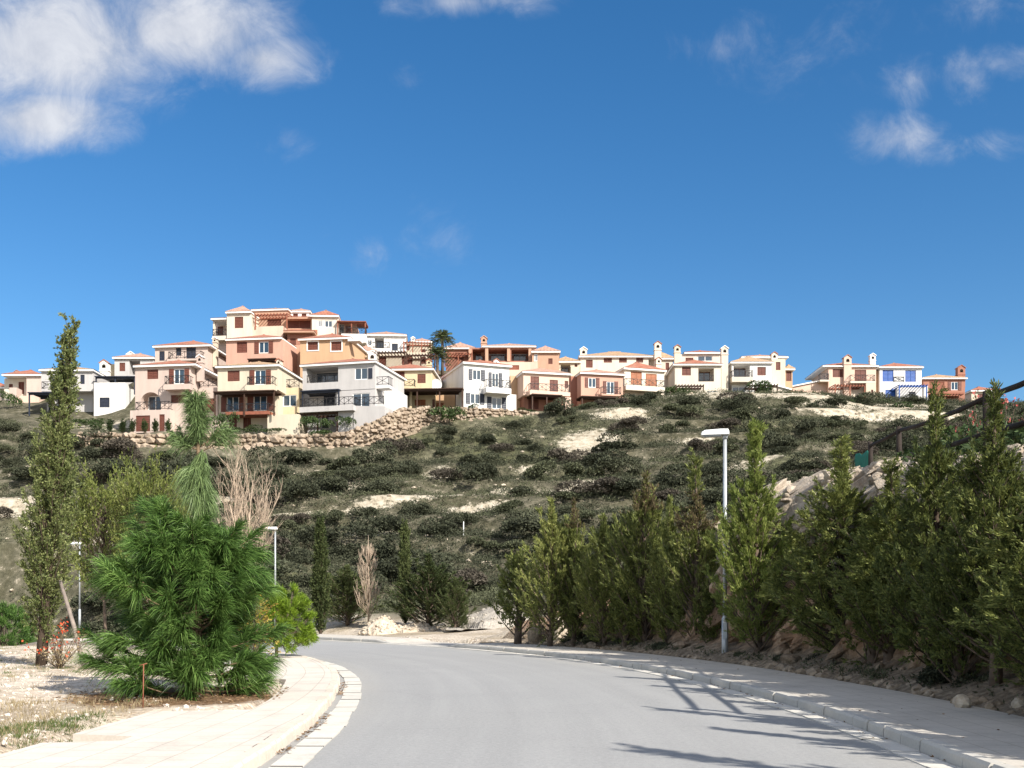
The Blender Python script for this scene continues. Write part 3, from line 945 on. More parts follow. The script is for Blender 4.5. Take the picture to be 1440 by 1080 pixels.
# ------------------------------------------------------------------ houses
class House:
    """A house in its own local frame: x along the front, y into the hill, z up. Sizes are taken off the photograph at the house's real distance."""

    def __init__(s, label, D, uc, vb, yaw=0.0, wall='cream', shut='brown', tile='tile', name='hillside_house', group='houses along the hill top', cat='house', found=3.0):
        s.D, s.uc, s.a = D, uc, R(yaw)
        s.o = at(uc, vb, D)
        s.root = empty(name, s.o, s.a)
        tag(s.root, label, cat, group)
        s.wall, s.shut, s.tile, s.found = wall, shut, tile, found
        s.walls = {}
        s.roof_o = None
        s.k = D / F

    def lx(s, u, yo=0.0):
        k = (u - 720) / F
        X0, Y0 = s.o.x - math.sin(s.a) * yo, s.o.y + math.cos(s.a) * yo
        return (k * Y0 - X0) / (math.cos(s.a) - k * math.sin(s.a))

    def lz(s, v, yo=0.0):
        t = s.lx(s.uc, yo)
        Y = s.o.y + math.cos(s.a) * yo + t * math.sin(s.a)
        return EYE + (HZ - v) / F * Y - s.o.z

    def mb(s, col):
        return s.walls.setdefault(col or s.wall, MB())

    def block(s, u0, u1, v0, v1, y=0.0, dep=8.0, wins=(), col=None, found=None):
        x0, x1, z1, z0 = s.lx(u0, y), s.lx(u1, y), s.lz(v0, y), s.lz(v1, y)
        zb = z0 - (s.found if found is None else found)
        m = s.mb(col)
        holes = []
        for w in wins:
            kind, a, b_, c, d = w[:5]
            depth = {'D': 1.7, 'A': 1.3, 'L': 2.2}.get(kind, 0.14)
            hx0, hx1 = s.lx(a, y), s.lx(b_, y)
            if kind == 'O':
                ww = (hx1 - hx0) * 0.24
                hx0, hx1 = hx0 + ww, hx1 - ww
            holes.append((max(hx0, x0 + .05), min(hx1, x1 - .05), s.lz(d, y), min(s.lz(c, y), z1 - 0.03), depth, kind, w))
        xs = sorted({x0, x1, *[h[0] for h in holes], *[h[1] for h in holes]})
        zs = sorted({zb, z1, *[h[2] for h in holes], *[h[3] for h in holes]})
        for i in range(len(xs) - 1):
            for j in range(len(zs) - 1):
                cx, cz = (xs[i] + xs[i + 1]) / 2, (zs[j] + zs[j + 1]) / 2
                if any(h[0] < cx < h[1] and h[2] < cz < h[3] for h in holes):
                    continue
                m.quad((xs[i], y, zs[j]), (xs[i + 1], y, zs[j]), (xs[i + 1], y, zs[j + 1]), (xs[i], y, zs[j + 1]))
        m.box(x0, x1, y, y + dep, zb, z1, skip='f')
        for hx0, hx1, hz0, hz1, dp, kind, w in holes:
            yb = y + dp
            m.quad((hx0, yb, hz0), (hx1, yb, hz0), (hx1, yb, hz1), (hx0, yb, hz1))
            m.quad((hx0, y, hz0), (hx1, y, hz0), (hx1, yb, hz0), (hx0, yb, hz0))
            m.quad((hx0, yb, hz1), (hx1, yb, hz1), (hx1, y, hz1), (hx0, y, hz1))
            m.quad((hx0, y, hz0), (hx0, yb, hz0), (hx0, yb, hz1), (hx0, y, hz1))
            m.quad((hx1, yb, hz0), (hx1, y, hz0), (hx1, y, hz1), (hx1, yb, hz1))
            s.fill(kind, hx0, hx1, hz0, hz1, y, dp, w, m)
        return x0, x1, z0, z1

    def fill(s, kind, x0, x1, z0, z1, y, dp, w, m):
        sh = M[w[5]] if len(w) > 5 else M[s.shut]
        if kind == 'S':
            f = MB()
            t = 0.07
            yf = y + 0.045
            f.box(x0, x0 + t, yf, y + 0.12, z0, z1); f.box(x1 - t, x1, yf, y + 0.12, z0, z1)
            f.box(x0 + t, x1 - t, yf, y + 0.12, z1 - t, z1); f.box(x0 + t, x1 - t, yf, y + 0.12, z0, z0 + t)
            fo = f.build('window', sh, s.root)
            xm = (x0 + x1) / 2
            for a, b in ((x0 + t, xm - .012), (xm + .012, x1 - t)):
                q = MB()
                q.box(a, b, y + 0.09, y + 0.115, z0 + t, z1 - t)
                n = max(4, int((z1 - z0) / 0.2))
                for i in range(n):
                    za = z0 + t + (z1 - z0 - 2 * t) * (i + 0.15) / n
                    zc = z0 + t + (z1 - z0 - 2 * t) * (i + 0.8) / n
                    q.quad((a + .05, y + 0.058, za), (b - .05, y + 0.058, za), (b - .05, y + 0.089, zc), (a + .05, y + 0.089, zc))
                q.build('shutter', sh, fo)
        elif kind in 'GO':
            f = MB()
            t = 0.08
            f.box(x0, x0 + t, y + .05, y + .12, z0, z1); f.box(x1 - t, x1, y + .05, y + .12, z0, z1)
            f.box(x0 + t, x1 - t, y + .05, y + .12, z1 - t, z1); f.box(x0 + t, x1 - t, y + .05, y + .12, z0, z0 + t)
            n = max(2, int(round((x1 - x0) / 1.0)))
            for i in range(1, n):
                xm = x0 + (x1 - x0) * i / n
                f.box(xm - t / 2, xm + t / 2, y + .055, y + .12, z0 + t, z1 - t)
            fo = f.build('window', M['frame'], s.root)
            p = MB()
            p.box(x0 + t, x1 - t, y + .085, y + .10, z0 + t, z1 - t)
            p.build('pane', M['glass'], fo)
            if kind == 'O':
                ww = (x1 - x0) * 0.46
                for a, b in ((x0 - ww, x0 - .02), (x1 + .02, x1 + ww)):
                    q = MB()
                    q.box(a, b, y - .05, y - .004, z0 - .03, z1 + .03)
                    n = max(4, int((z1 - z0) / 0.2))
                    for i in range(n):
                        za = z0 + (z1 - z0) * (i + 0.15) / n
                        zc = z0 + (z1 - z0) * (i + 0.8) / n
                        q.quad((a + .05, y - .08, za), (b - .05, y - .08, za), (b - .05, y - .051, zc), (a + .05, y - .051, zc))
                    q.build('shutter', sh, fo)
        elif kind in 'DAL':
            # deep opening: a glazed door at its back, shutters folded beside it
            yb = y + dp
            wd = x1 - x0
            a, b = (x0 + wd * .12, x1 - wd * .12) if kind != 'L' else (x0 + .3, x1 - .3)
            top = z0 + min(2.25, (z1 - z0) * 0.9)
            f = MB()
            t = 0.09
            f.box(a, a + t, yb - .07, yb - .003, z0, top); f.box(b - t, b, yb - .07, yb - .003, z0, top)
            f.box(a + t, b - t, yb - .07, yb - .003, top - t, top)
            n = max(2, int(round((b - a) / 1.1)))
            for i in range(1, n):
                xm = a + (b - a) * i / n
                f.box(xm - t / 2, xm + t / 2, yb - .065, yb - .003, z0, top - t)
            fo = f.build('door', sh if kind != 'A' else M['frame'], s.root)
            p = MB()
            p.box(a + t, b - t, yb - .04, yb - .02, z0 + .02, top - t)
            p.build('pane', M['glass'], fo)
            if kind == 'A':
                cx, r = (x0 + x1) / 2, wd / 2
                zc = z1 - r * 0.9
                K = 10
                for sg in (-1, 1):
                    arc = [(cx + sg * r * math.cos(math.pi / 2 * i / K), zc + 0.9 * r * math.sin(math.pi / 2 * i / K)) for i in range(K + 1)]
                    cr = (cx + sg * r, z1)
                    for i in range(K):
                        p0, p1 = arc[i], arc[i + 1]
                        m.quad((cr[0], y, cr[1]), (p0[0], y, p0[1]), (p1[0], y, p1[1]))
                        m.quad((p0[0], y, p0[1]), (p0[0], y + dp, p0[1]), (p1[0], y + dp, p1[1]), (p1[0], y, p1[1]))

    def roof(s, u0, u1, ve, vt, y=0.0, dep=8.0, kind='hip', tile=None, ov=0.35, fascia='frame', hip=None):
        """white eaves band and a tiled hip / gable / shed roof on top; ve = row of the eaves' underside at the front, vt = row of the ridge"""
        x0, x1 = s.lx(u0, y), s.lx(u1, y)
        z = s.lz(ve, y)
        ya, yb = y - ov, y + dep + ov
        ym = (ya + yb) / 2
        th = 0.24
        f = MB()
        f.box(x0, x1, ya, yb, z, z + th)
        fo = f.build('roof', M[fascia], s.root)
        tl = MB()
        xa, xb = x0 - .06, x1 + .06
        ya2, yb2 = ya - .06, yb + .06
        zt = z + th + .003
        if kind == 'shed':
            h = max(0.5, s.lz(vt, y + dep) - zt)
            P = [(xa, ya2, zt), (xb, ya2, zt), (xb, yb2, zt + h), (xa, yb2, zt + h)]
            tl.quad(*P)
            tl.quad((xa, yb2, zt), (xb, yb2, zt), P[2], P[3]); tl.quad((xb, ya2, zt), (xb, yb2, zt), P[2]); tl.quad((xa, yb2, zt), (xa, ya2, zt), P[3])
        else:
            h = min(2.0, max(0.5, (s.lz(vt, ym) - zt) * 0.72))
            W, Dp = xb - xa, yb2 - ya2
            if kind == 'gable':
                A, B = (xa, ym, zt + h), (xb, ym, zt + h)
            else:
                ins = min(W, Dp) / 2 * 0.96 if hip is None else hip
                if W >= Dp:
                    A, B = (xa + ins, ym, zt + h), (xb - ins, ym, zt + h)
                else:
                    xm = (xa + xb) / 2
                    A, B = (xm, ya2 + ins, zt + h), (xm, yb2 - ins, zt + h)
            c0, c1, c2, c3 = (xa, ya2, zt), (xb, ya2, zt), (xb, yb2, zt), (xa, yb2, zt)
            if W >= Dp or kind == 'gable':
                tl.quad(c0, c1, B, A); tl.quad(c2, c3, A, B); tl.quad(c1, c2, B); tl.quad(c3, c0, A)
            else:
                tl.quad(c0, c1, A); tl.quad(c1, c2, B, A); tl.quad(c2, c3, B); tl.quad(c3, c0, A, B)
            # ridge capping
            tl.bar(A, B, .22, .12)
        tl.quad((xa, ya2, zt), (xa, yb2, zt), (xb, yb2, zt), (xb, ya2, zt))
        tl.build('tile_covering', M[tile or s.tile], fo)
        s.roof_o = fo
        return fo

    def chimney(s, u0, u1, v0, v1, y=3.0, col=None, cap='tile', dep=None):
        x0, x1, z1, z0 = s.lx(u0, y), s.lx(u1, y), s.lz(v0, y), s.lz(v1, y)
        w = x1 - x0
        dep = dep or max(0.6, w * 0.8)
        zc = z1 - w * 0.35
        m = MB()
        m.box(x0, x1, y, y + dep, z0 - 1.5, zc)
        m.box(x0 - .07, x1 + .07, y - .07, y + dep + .07, zc - w * 0.95, zc - w * 0.95 + .1)
        xm = (x0 + x1) / 2
        # little gabled top
        for yy in (y, y + dep):
            m.quad((x0, yy, zc), (x1, yy, zc), (xm, yy, z1))
        ch = m.build('chimney', M[col or s.wall], s.roof_o or s.root)
        if s.roof_o:
            ch.location = (0, 0, 0)
        c = MB()
        c.bar((x0 - .1, y + dep / 2, zc - .03), (xm, y + dep / 2, z1 + .05), dep + .2, .09)
        c.bar((x1 + .1, y + dep / 2, zc - .03), (xm + .01, y + dep / 2, z1 + .045), dep + .19, .09)
        for k in range(7):
            t0, t1 = math.pi * k / 7, math.pi * (k + 1) / 7
            r = w * 0.22
            zz = zc - w * 0.38
            c.quad((xm, y - .012, zz - r), (xm + r * math.cos(t1), y - .012, zz + r * math.sin(t1)), (xm + r * math.cos(t0), y - .012, zz + r * math.sin(t0)))
        c.quad((xm - r, y - .012, zz - r), (xm + r, y - .012, zz - r), (xm + r, y - .012, zz), (xm - r, y - .012, zz))
        o = c.build('chimney_cap' if not s.roof_o else 'chimney_cap', M[cap], s.roof_o or s.root)
        # flat dark patch stands in for the shaded hollow of the flue mouth
        o.data.materials.append(M['flue_shade'])
        for p in o.data.polygons:
            if p.index >= len(o.data.polygons) - 8:
                p.material_index = 1

    def balcony(s, u0, u1, v0, v1, y=0.0, out=1.2, rail=1.0, col=None, solid=False):
        """slab with a railing; v0..v1 is the slab's front edge"""
        yf = y - out
        x0, x1, z1, z0 = s.lx(u0, yf), s.lx(u1, yf), s.lz(v0, yf), s.lz(v1, yf)
        m = MB()
        m.box(x0, x1, yf, y + .02, z0, z1)
        bo = m.build('balcony', M[col or s.wall], s.root)
        if rail:
            s.railing(x0, x1, yf, y, z1, rail, bo)
        return bo

    def rail_at(s, u0, u1, vb, y, dep=0.0, h=1.0):
        x0, x1, z = s.lx(u0, y), s.lx(u1, y), s.lz(vb, y)
        s.railing(x0, x1, y, y + dep, z, h, s.root)

    def railing(s, x0, x1, yf, yb, z, h, parent):
        m = MB()
        t = 0.05
        n = max(1, int(round((x1 - x0) / 1.15)))
        yy = yf + .06
        m.box(x0 + .03, x1 - .03, yy - t / 2, yy + t / 2, z + h - .06, z + h)
        m.box(x0 + .03, x1 - .03, yy - t / 2, yy + t / 2, z + .12, z + .17)
        for i in range(n + 1):
            xx = x0 + .06 + (x1 - x0 - .12) * i / n
            m.box(xx - t / 2, xx + t / 2, yy - t / 2 - .002, yy + t / 2 + .002, z, z + h)
            if i < n:
                xn = x0 + .06 + (x1 - x0 - .12) * (i + 1) / n
                m.bar((xx, yy + .003, z + .17), (xn, yy + .003, z + h - .06), .04)
                m.bar((xx, yy - .003, z + h - .06), (xn, yy - .003, z + .17), .04)
                xm = (xx + xn) / 2
                m.bar((xm, yy + .006, z + .17), (xm, yy + .006, z + h - .06), .04)
        if yb > yf + .3:
            for xx in (x0 + .06, x1 - .06):
                m.box(xx - t / 2, xx + t / 2, yf + .1, yb, z + h - .058, z + h - .002)
                m.box(xx - t / 2, xx + t / 2, yf + .1, yb, z + .122, z + .168)
                k = max(2, int((yb - yf) / .35))
                for i in range(1, k):
                    q = yf + .1 + (yb - yf - .1) * i / k
                    m.box(xx - .02, xx + .02, q - .02, q + .02, z + .168, z + h - .058)
        return m.build('railing', M['iron'], parent)

    def pergola(s, u0, u1, vt, vb, y=0.0, out=2.5, wood='wood_dark', posts=2, slope=0.0, solid=False):
        """timber pergola in front of plane y; vt = row of the beam, vb = row of the post feet"""
        yf = y - out
        x0, x1, z1, z0 = s.lx(u0, yf), s.lx(u1, yf), s.lz(vt, yf), s.lz(vb, yf)
        m = MB()
        m.box(x0, x1, yf, yf + .14, z1 - .2, z1)
        m.box(x0, x1, y - .13, y - .01, z1 - .2 + slope, z1 + slope)
        n = max(4, int((x1 - x0) / (0.18 if solid else 0.42)))
        for i in range(n + 1):
            xx = x0 + .05 + (x1 - x0 - .1) * i / n
            m.bar((xx, yf - .25, z1 + .06 - slope * .1), (xx, y - .005, z1 + .06 + slope), .15 if solid else .08, .12)
        po = m.build('pergola', M[wood], s.root)
        for i in range(posts):
            xx = x0 + .08 + (x1 - x0 - .16) * (i / (posts - 1) if posts > 1 else 1.0)
            q = MB()
            q.box(xx - .075, xx + .075, yf + .005, yf + .135, z0 - .6, z1 - .2)
            q.build('post', M[wood], po)
        return po

    def gable_side(s, u0, u1, v0, v1, v2, y=0.0, dep=6.0, col=None, band=True):
        """wing whose flat top slopes: v0 at u0, v1 at u1, bottom v2"""
        x0, x1 = s.lx(u0, y), s.lx(u1, y)
        za, zb, z0 = s.lz(v0, y), s.lz(v1, y), s.lz(v2, y) - s.found
        m = s.mb(col)
        P = [(x0, z0), (x1, z0), (x1, zb), (x0, za)]
        m.quad(*[(p[0], y, p[1]) for p in P]); m.quad(*[(p[0], y + dep, p[1]) for p in reversed(P)])
        m.quad((x0, y + dep, z0), (x0, y, z0), (x0, y, za), (x0, y + dep, za)); m.quad((x1, y, z0), (x1, y + dep, z0), (x1, y + dep, zb), (x1, y, zb))
        m.quad((x0, y, za), (x1, y, zb), (x1, y + dep, zb), (x0, y + dep, za))
        if band:
            q = MB()
            q.bar((x0 - .2, y + dep / 2, za + .10), (x1 + .2, y + dep / 2, zb + .10), dep + .5, .18)
            q.build('eaves_band', M['frame'], s.root)

    def column(s, u0, u1, v0, v1, y, col=None, d=.35):
        m = MB()
        x0, x1 = s.lx(u0, y), s.lx(u1, y)
        m.box(x0, x1, y, y + d, s.lz(v1, y), s.lz(v0, y))
        m.build('column', M[col or s.wall], s.root)

    def done(s):
        for k, m in s.walls.items():
            m.build('wall', M[k], s.root)
        return s.root


# --- far left
h = House('beige house end with a reddish roof at the extreme left edge of the picture', 146, -6, 575, 0, 'beige')
h.block(-30, 7, 547, 575); h.roof(-34, 9, 547, 538)
h.done()
h = House('low cream house with brown shutters, left of the white house with navy doors', 145, 30, 556, 0, 'cream_pale')
h.block(6, 37, 532, 556, 0, 8, [('S', 26, 34, 537, 554), ('S', 12.5, 18, 540, 549)])
h.block(37.2, 58, 529, 556, -1.2, 7.5, col='beige'); h.roof(4, 60, 529, 521, -1.2, 9)
h.chimney(19.5, 27.5, 521, 534, 3)
h.block(24, 55, 556.5, 580, -2.2, 6, col='pale_pink'); h.block(13, 23, 545, 585, -1.6, 3, col='beige')
h.done()
h = House('white house with navy doors and a dark sloping canopy on its terrace', 135, 97, 580, 0, 'grey_white', 'navy', 'tan_tile', found=1.3)
h.block(58, 131, 522.5, 550, 0, 9, [('S', 71, 89, 527, 547), ('S', 113, 119, 527, 540), ('S', 98, 105, 527, 540)], found=0)
h.roof(56, 133, 522.5, 515.5, 0, 9)
h.block(66, 131, 550.2, 580, 1.5, 7, [('S', 68.5, 75, 562, 580), ('S', 84, 90, 562, 580)])
h.balcony(58, 88, 547, 550.5, 0, 1.3, 0.95)
h.pergola(40, 84, 553, 578, 1.5, 3.5, 'navy', 2, 0.1, True)
h.column(76, 82, 553, 580, -1.4)
h.block(132, 176, 538, 580, -1.0, 8, [('S', 140, 154, 559, 573)], col='white')
h.pergola(134, 190, 530, 548, 4.5, 5.0, 'navy', 3, 0.55, True)
h.chimney(140, 152, 506, 524, 6, 'white')
h.done()
h = House('white house with a dark loggia, half hidden behind the beige arched house', 150, 189, 560, 0, 'grey_white', 'brown', 'pink_tile')
h.block(161, 216, 505, 560, 0, 8, [('S', 168, 176, 510, 522), ('D', 182, 197, 507, 527)]); h.roof(159, 218, 505, 496, 0, 8)
h.chimney(178, 189, 494.5, 504, 3, 'white', 'frame'); h.block(152, 161, 512, 560, 1, 6, col='yellow')
h.done()
h = House('beige tiled house with navy shutters standing directly above the house with the big arch', 133, 258, 545, -6, 'beige', 'navy')
h.block(218, 292, 488.5, 545, 0, 9, [('S', 224, 231.5, 493, 506.5), ('S', 247.5, 255, 489, 500), ('S', 262, 275.5, 488.8, 504.5)])
h.roof(216, 298, 488.5, 477, 0, 9); h.chimney(299, 304.5, 475.5, 500, 1.5, 'cream', 'frame')
h.balcony(236, 283, 504.5, 507, 0, 1.1, 0.95)
h.done()
h = House('three storey beige house with a large arched loggia above the boulder wall', 120, 232, 609, -8, 'beige', 'brown')
h.block(190, 268, 516, 609, 0, 9, [('S', 207, 222.5, 519, 532.5), ('O', 238, 266, 519.5, 540.5), ('A', 198, 225.5, 551, 576), ('S', 240.5, 260.5, 556, 567)])
h.roof(189, 277, 516, 505, 0, 9); h.chimney(276.5, 284.5, 501, 519, 1.2, 'beige', 'frame')
h.balcony(231, 266, 540.5, 548, 0, 1.2, 0.95)
h.block(183, 239, 576, 609, -1.2, 2, [('S', 191, 211, 583.5, 606), ('S', 224, 231.5, 582.5, 606)])
h.rail_at(190, 238, 576, -1.1, 1.0, 0.95)
h.block(279, 306, 547, 609, 2, 5, [('S', 287, 302, 562, 581)]); h.rail_at(279, 306, 546, 2.1, 0, 0.95)
h.done()
# --- the stacked cluster
h = House('cream house with brown shutters over two dark pergola terraces, above the clipped green hedge', 120, 349, 604, -8, 'cream', 'brown', 'tan_tile')
h.block(306, 391, 517, 549.5, 0, 9, [('S', 320, 337, 520.5, 535.5), ('O', 351, 381, 521, 541.5)], found=0)
h.roof(304, 394, 517, 507, 0, 9); h.chimney(388.5, 395, 506, 520, 2, 'cream_pale')
h.balcony(347, 384, 541.5, 549, 0, 1.2, 0.95)
h.block(307, 391, 549.6, 604, 0.9, 8, [('O', 311, 344, 557, 578), ('O', 348, 384, 557, 578), ('S', 322, 333, 584, 602), ('S', 342, 353, 584, 602)])
h.pergola(301, 386, 551, 578, 0.9, 2.3, 'wood_dark', 3, 0.1, True)
h.balcony(317, 378, 578.5, 583, 0.9, 2.2, 0.9, 'wood_rust'); h.block(376, 420, 584, 604, -0.8, 3, col='cream')
h.block(392, 421, 547, 604, 2.5, 5, [('G', 398, 417, 557, 573)], col='yellow'); h.rail_at(392, 421, 546.5, 2.6, 0, 0.95)
h.done()
h = House('salmon pink house with brown shutters stacked right above the cream pergola house', 132, 358, 540, -8, 'pink', 'brown')
h.block(318, 398, 478.5, 545, 0, 8.5, [('S', 333, 347.5, 480, 495.5), ('O', 358, 384, 481, 497)]); h.roof(318, 397, 478.5, 469, 0, 8.5, ov=.3)
h.pergola(349, 388, 506, 512, 0, 1.4, 'wood_dark', 2, 0.0, True)
h.done()
h = House('cream tower house with an open corner balcony at the top left of the stacked cluster', 146, 352, 500, -6, 'cream_pale', 'brown')
h.block(319, 353, 440.5, 500, 0, 8, [('S', 330, 342, 445, 461)]); h.roof(318, 354, 440.5, 433, 0, 8, tile='pink_tile')
h.balcony(298.5, 318.8, 471, 477, 2.2, 2.0, 0.95, 'cream_pale'); h.roof(297.5, 320, 449, 444, 0.5, 5, 'shed')
h.column(299.5, 302, 451, 471, 0.6); h.block(303, 318.5, 452, 500, 3.4, 4, [('S', 306, 314, 458, 471)], col='beige')
h.block(301, 318, 477.5, 500, 1.5, 3, col='beige')
h.block(353.3, 404, 438, 500, 3, 7, [('S', 357, 363.5, 448, 457), ('S', 376, 395.5, 450, 459)], col='orange'); h.roof(353.5, 406, 438, 434.5, 3, 7, 'hip', 'pink_tile', 0.2)
h.pergola(358, 404, 443, 457, 3, 2.6, 'wood_rust', 2, 0.25); h.block(345, 398, 459.6, 500, 0.5, 2.4, col='pale_pink')
h.done()
h = House('orange terrace house with a long dark shuttered opening on the cluster crest', 148, 421, 500, 0, 'orange', 'brown', 'tile')
h.block(404.5, 438, 446, 500, 0, 7, [('S', 405, 436.5, 450.5, 461.5)]); h.roof(404, 439, 448.6, 444, -.9, 3, 'shed', ov=.2, fascia='orange')
h.block(407, 435, 439.5, 446.2, 2, 5, [('S', 412, 419, 441, 445), ('S', 424, 431, 441, 445)], col='white', found=0); h.roof(405, 437, 439.5, 435, 2, 5, tile='pink_tile', ov=.2)
h.roof(399, 442, 468, 462.5, -3.2, 3, 'shed', ov=.2, fascia='orange'); h.block(404, 440, 469, 500, -2.6, 4, [('S', 408, 416, 476, 488)], col='terracotta')
h.done()
h = House('white house with an orange roof and a timber roofed corner balcony on the cluster crest', 147, 474, 500, 4, 'cream_pale', 'brown')
h.block(438.5, 476, 446.5, 500, 0, 8, [('G', 447, 453, 451, 460), ('G', 456.5, 467.5, 451, 460.5)]); h.roof(436, 477, 446.5, 438.5, 0, 8)
h.block(476.3, 501, 452, 500, 1.5, 6, [('G', 477.5, 484, 456, 468), ('S', 486, 495, 458, 468)], col='orange')
h.pergola(474, 514.5, 452, 472, 4.5, 5, 'wood_rust', 3, 0.55, True)
h.balcony(480, 515, 469, 481, 1.5, 2.2, 0.95, 'white'); h.block(486, 513, 481.5, 500, 0.6, 5, [('S', 497, 505, 484, 491)], col='cream')
h.done()
h = House('ochre house with two framed brown shutters standing behind the greyish white three storey house', 133, 455, 545, -8, 'ochre', 'brown')
h.block(422, 491, 478.5, 545, 0, 8.5, [('S', 433, 447, 479.3, 491.8), ('S', 466, 480, 481, 493.8)]); h.roof(420, 494, 478.5, 468, 0, 8.5)
h.block(406, 421.6, 484, 545, 3, 6, col='orange'); h.balcony(489, 506, 478, 481, 1, 1.4, 0, 'white')
for a, b_, c, d in ((431.3, 448.7, 477.8, 493.3), (464.3, 481.7, 479.5, 495.3)):
    x0, x1, z1, z0 = h.lx(a), h.lx(b_), min(h.lz(c), h.lz(478.9)), h.lz(d)
    q = MB(); t = .12
    q.box(x0, x0 + t, -.05, -.003, z0, z1); q.box(x1 - t, x1, -.05, -.003, z0, z1); q.box(x0 + t, x1 - t, -.05, -.003, z0, z0 + t); q.box(x0 + t, x1 - t, -.05, -.003, z1 - t, z1)
    q.build('window_surround', M['frame'], h.root)
h.done()
h = House('greyish white three storey house with a recessed upper balcony and a ramped white garden wall', 120, 478, 602, -14, 'grey_white', 'navy', found=.7)
h.block(425.5, 527.5, 513.5, 549, 0, 9.5, [('L', 431, 475.5, 515.5, 536.5), ('G', 499, 517, 519, 535.5)], found=0)
h.roof(423, 530, 513.5, 501, 0, 9.5); h.rail_at(431, 475.5, 536.5, .05, 0, 0.9)
h.block(472, 527.5, 549.1, 602, 0.05, 9, [('G', 496, 520, 554.5, 574)]); h.block(425.6, 471.8, 549.1, 602, 1.8, 7, [('S', 455, 470.5, 551.5, 570), ('S', 453, 462, 583, 601)])
h.pergola(424, 477, 548.5, 569, 1.8, 2.2, 'navy', 2, 0.05, True)
h.balcony(421, 497, 570, 577.5, 0.0, 2.2, 0.95, 'grey_white')
h.pergola(418, 475, 579, 602, 1.0, 2.6, 'wood_dark', 3, 0.1)
h.gable_side(497.3, 541, 571.5, 574.5, 602, -1.6, 4, 'grey_white', False); h.rail_at(498, 540, 571.5, -1.5, 0, 0.95)
h.block(475.2, 497.2, 578, 602, -1.5, 4)
h.block(528, 552, 549, 575, 3, 5, [('D', 531, 549, 525, 549)], col='white')
h.block(527.8, 533, 515, 549, 4, 4, col='white'); h.block(518, 523.5, 520, 534.5, -.06, .05, col='navy', found=0)
h.balcony(527.9, 547, 545, 549, 1.8, 1.4, 1.0, 'white')
h.done()
h = House('cream house with a tall white chimney and dark roof terrace, behind the greyish white house', 140, 512, 545, -4, 'cream', 'brown')
h.block(495, 529, 496.5, 545, 0, 8); h.roof(493, 530, 496.5, 489, 0, 8, tile='pink_tile'); h.chimney(517.5, 529.5, 493, 514, -.8, 'white', 'frame')
h.block(529.3, 600, 497, 545, 1.8, 5, [('S', 530.5, 543, 501, 514), ('S', 565, 580, 502, 514), ('S', 592, 599, 503, 513)], col='cream')
h.pergola(528, 570, 495.5, 513, 1.8, 2.6, 'wood_dark', 2, 0.1); h.pergola(571, 612, 500, 513, 1.8, 2.6, 'wood_dark', 3, 0.1)
h.done()
h = House('long white house with dark balcony openings and a pale ridge, right below the crest balcony', 150, 545, 510, 4, 'white', 'navy', 'pink_tile')
h.block(514, 571, 473, 510, 0, 7, [('D', 527, 540, 474.5, 490), ('S', 551, 559.5, 483, 493), ('G', 517, 523, 478, 486)]); h.roof(512, 572, 473, 465, 0, 7)
h.chimney(559, 563, 472.5, 482, 1, 'white', 'frame')
h.balcony(514, 548, 490, 498, 0, 1.2, 0.9, 'white')
h.done()
h = House('pale yellow house with brown pergolas on a flat terrace just left of the palm', 152, 588, 510, 4, 'yellow', 'brown')
h.block(570.5, 607, 481.5, 510, 0, 7, [('S', 570.9, 576, 484, 493), ('S', 592, 598.5, 491, 498)], col='cream'); h.roof(577, 609, 482, 477, 1, 6, tile='pink_tile', ov=.2)
h.pergola(567, 606, 481, 496, 0, 2.4, 'wood_rust', 4, 0.2); h.chimney(578.5, 583, 474, 483, .4, 'white', 'frame')
h.done()
h = House('yellow house with tall brown shutters and an orange gabled chimney, left of the satellite dish', 130, 577, 577, -4, 'yellow', 'brown')
h.block(553, 607.5, 521.5, 549.5, 0, 8, [('S', 554, 569, 522.2, 541), ('S', 587, 598.5, 526, 539)], found=0); h.roof(531, 610.5, 521.5, 509, 0, 8)
h.chimney(600, 606.5, 505.5, 521, .6, 'yellow'); h.balcony(553, 583, 543.5, 548, 0, 1.1, 0.9)
h.block(553, 612, 549.6, 577, 1.4, 7, [('S', 583, 598.5, 562, 570.5, 'rust'), ('S', 608, 611.5, 562, 574)]); h.column(576, 579, 548, 577, -.2, 'yellow')
h.block(529, 552.6, 524, 577, 3.2, 5, [('D', 531, 550, 529, 545)]); h.pergola(529, 552.8, 525, 545, 3.2, 2.2, 'wood_dark', 2, 0)
h.pergola(554, 651, 548, 576, 1.4, 3.0, 'wood_dark', 4, 0.1, True); h.block(612.3, 640, 553, 577, 2.2, 5, [('S', 613, 624, 567, 576, 'rust')], col='ochre')
h.done()
h = House('white house with navy shutters and a beige blank side wall, right of the satellite dish', 130, 684, 574, 20, 'white', 'navy')
h.block(652, 716, 514.5, 574, 0, 9.5, [('O', 659, 682, 521, 535.5), ('O', 687, 706, 523.5, 543.5), ('O', 655, 681, 554.5, 569), ('O', 685, 712, 558, 574)])
h.roof(650, 719, 514.5, 508, 0, 9.5); h.chimney(694, 702.5, 503.5, 517, 4, 'white')
h.balcony(684, 719, 544, 551.5, 0, 1.4, 1.0); h.block(716.3, 726, 552, 574, 1.5, 5)
h.done()
h = House('terracotta house with a wide columned loggia on the skyline, right of the palms', 150, 712, 520, 0, 'terracotta', 'brown', 'pink_tile')
h.block(660, 748, 489, 520, 0, 10, [('L', 686.5, 713, 491, 507.5), ('L', 719, 743, 491.5, 507.5), ('L', 664.5, 681.5, 491, 507.5)]); h.roof(678, 754, 489, 481.5, 0, 9)
h.rail_at(686.5, 713, 507.5, .03, 0, .95); h.rail_at(719, 743, 507.5, .03, 0, .95)
for a in (659, 682.4, 713.2, 743.3):
    h.column(a, a + 4.2, 490, 508, -.28, 'orange', .27)
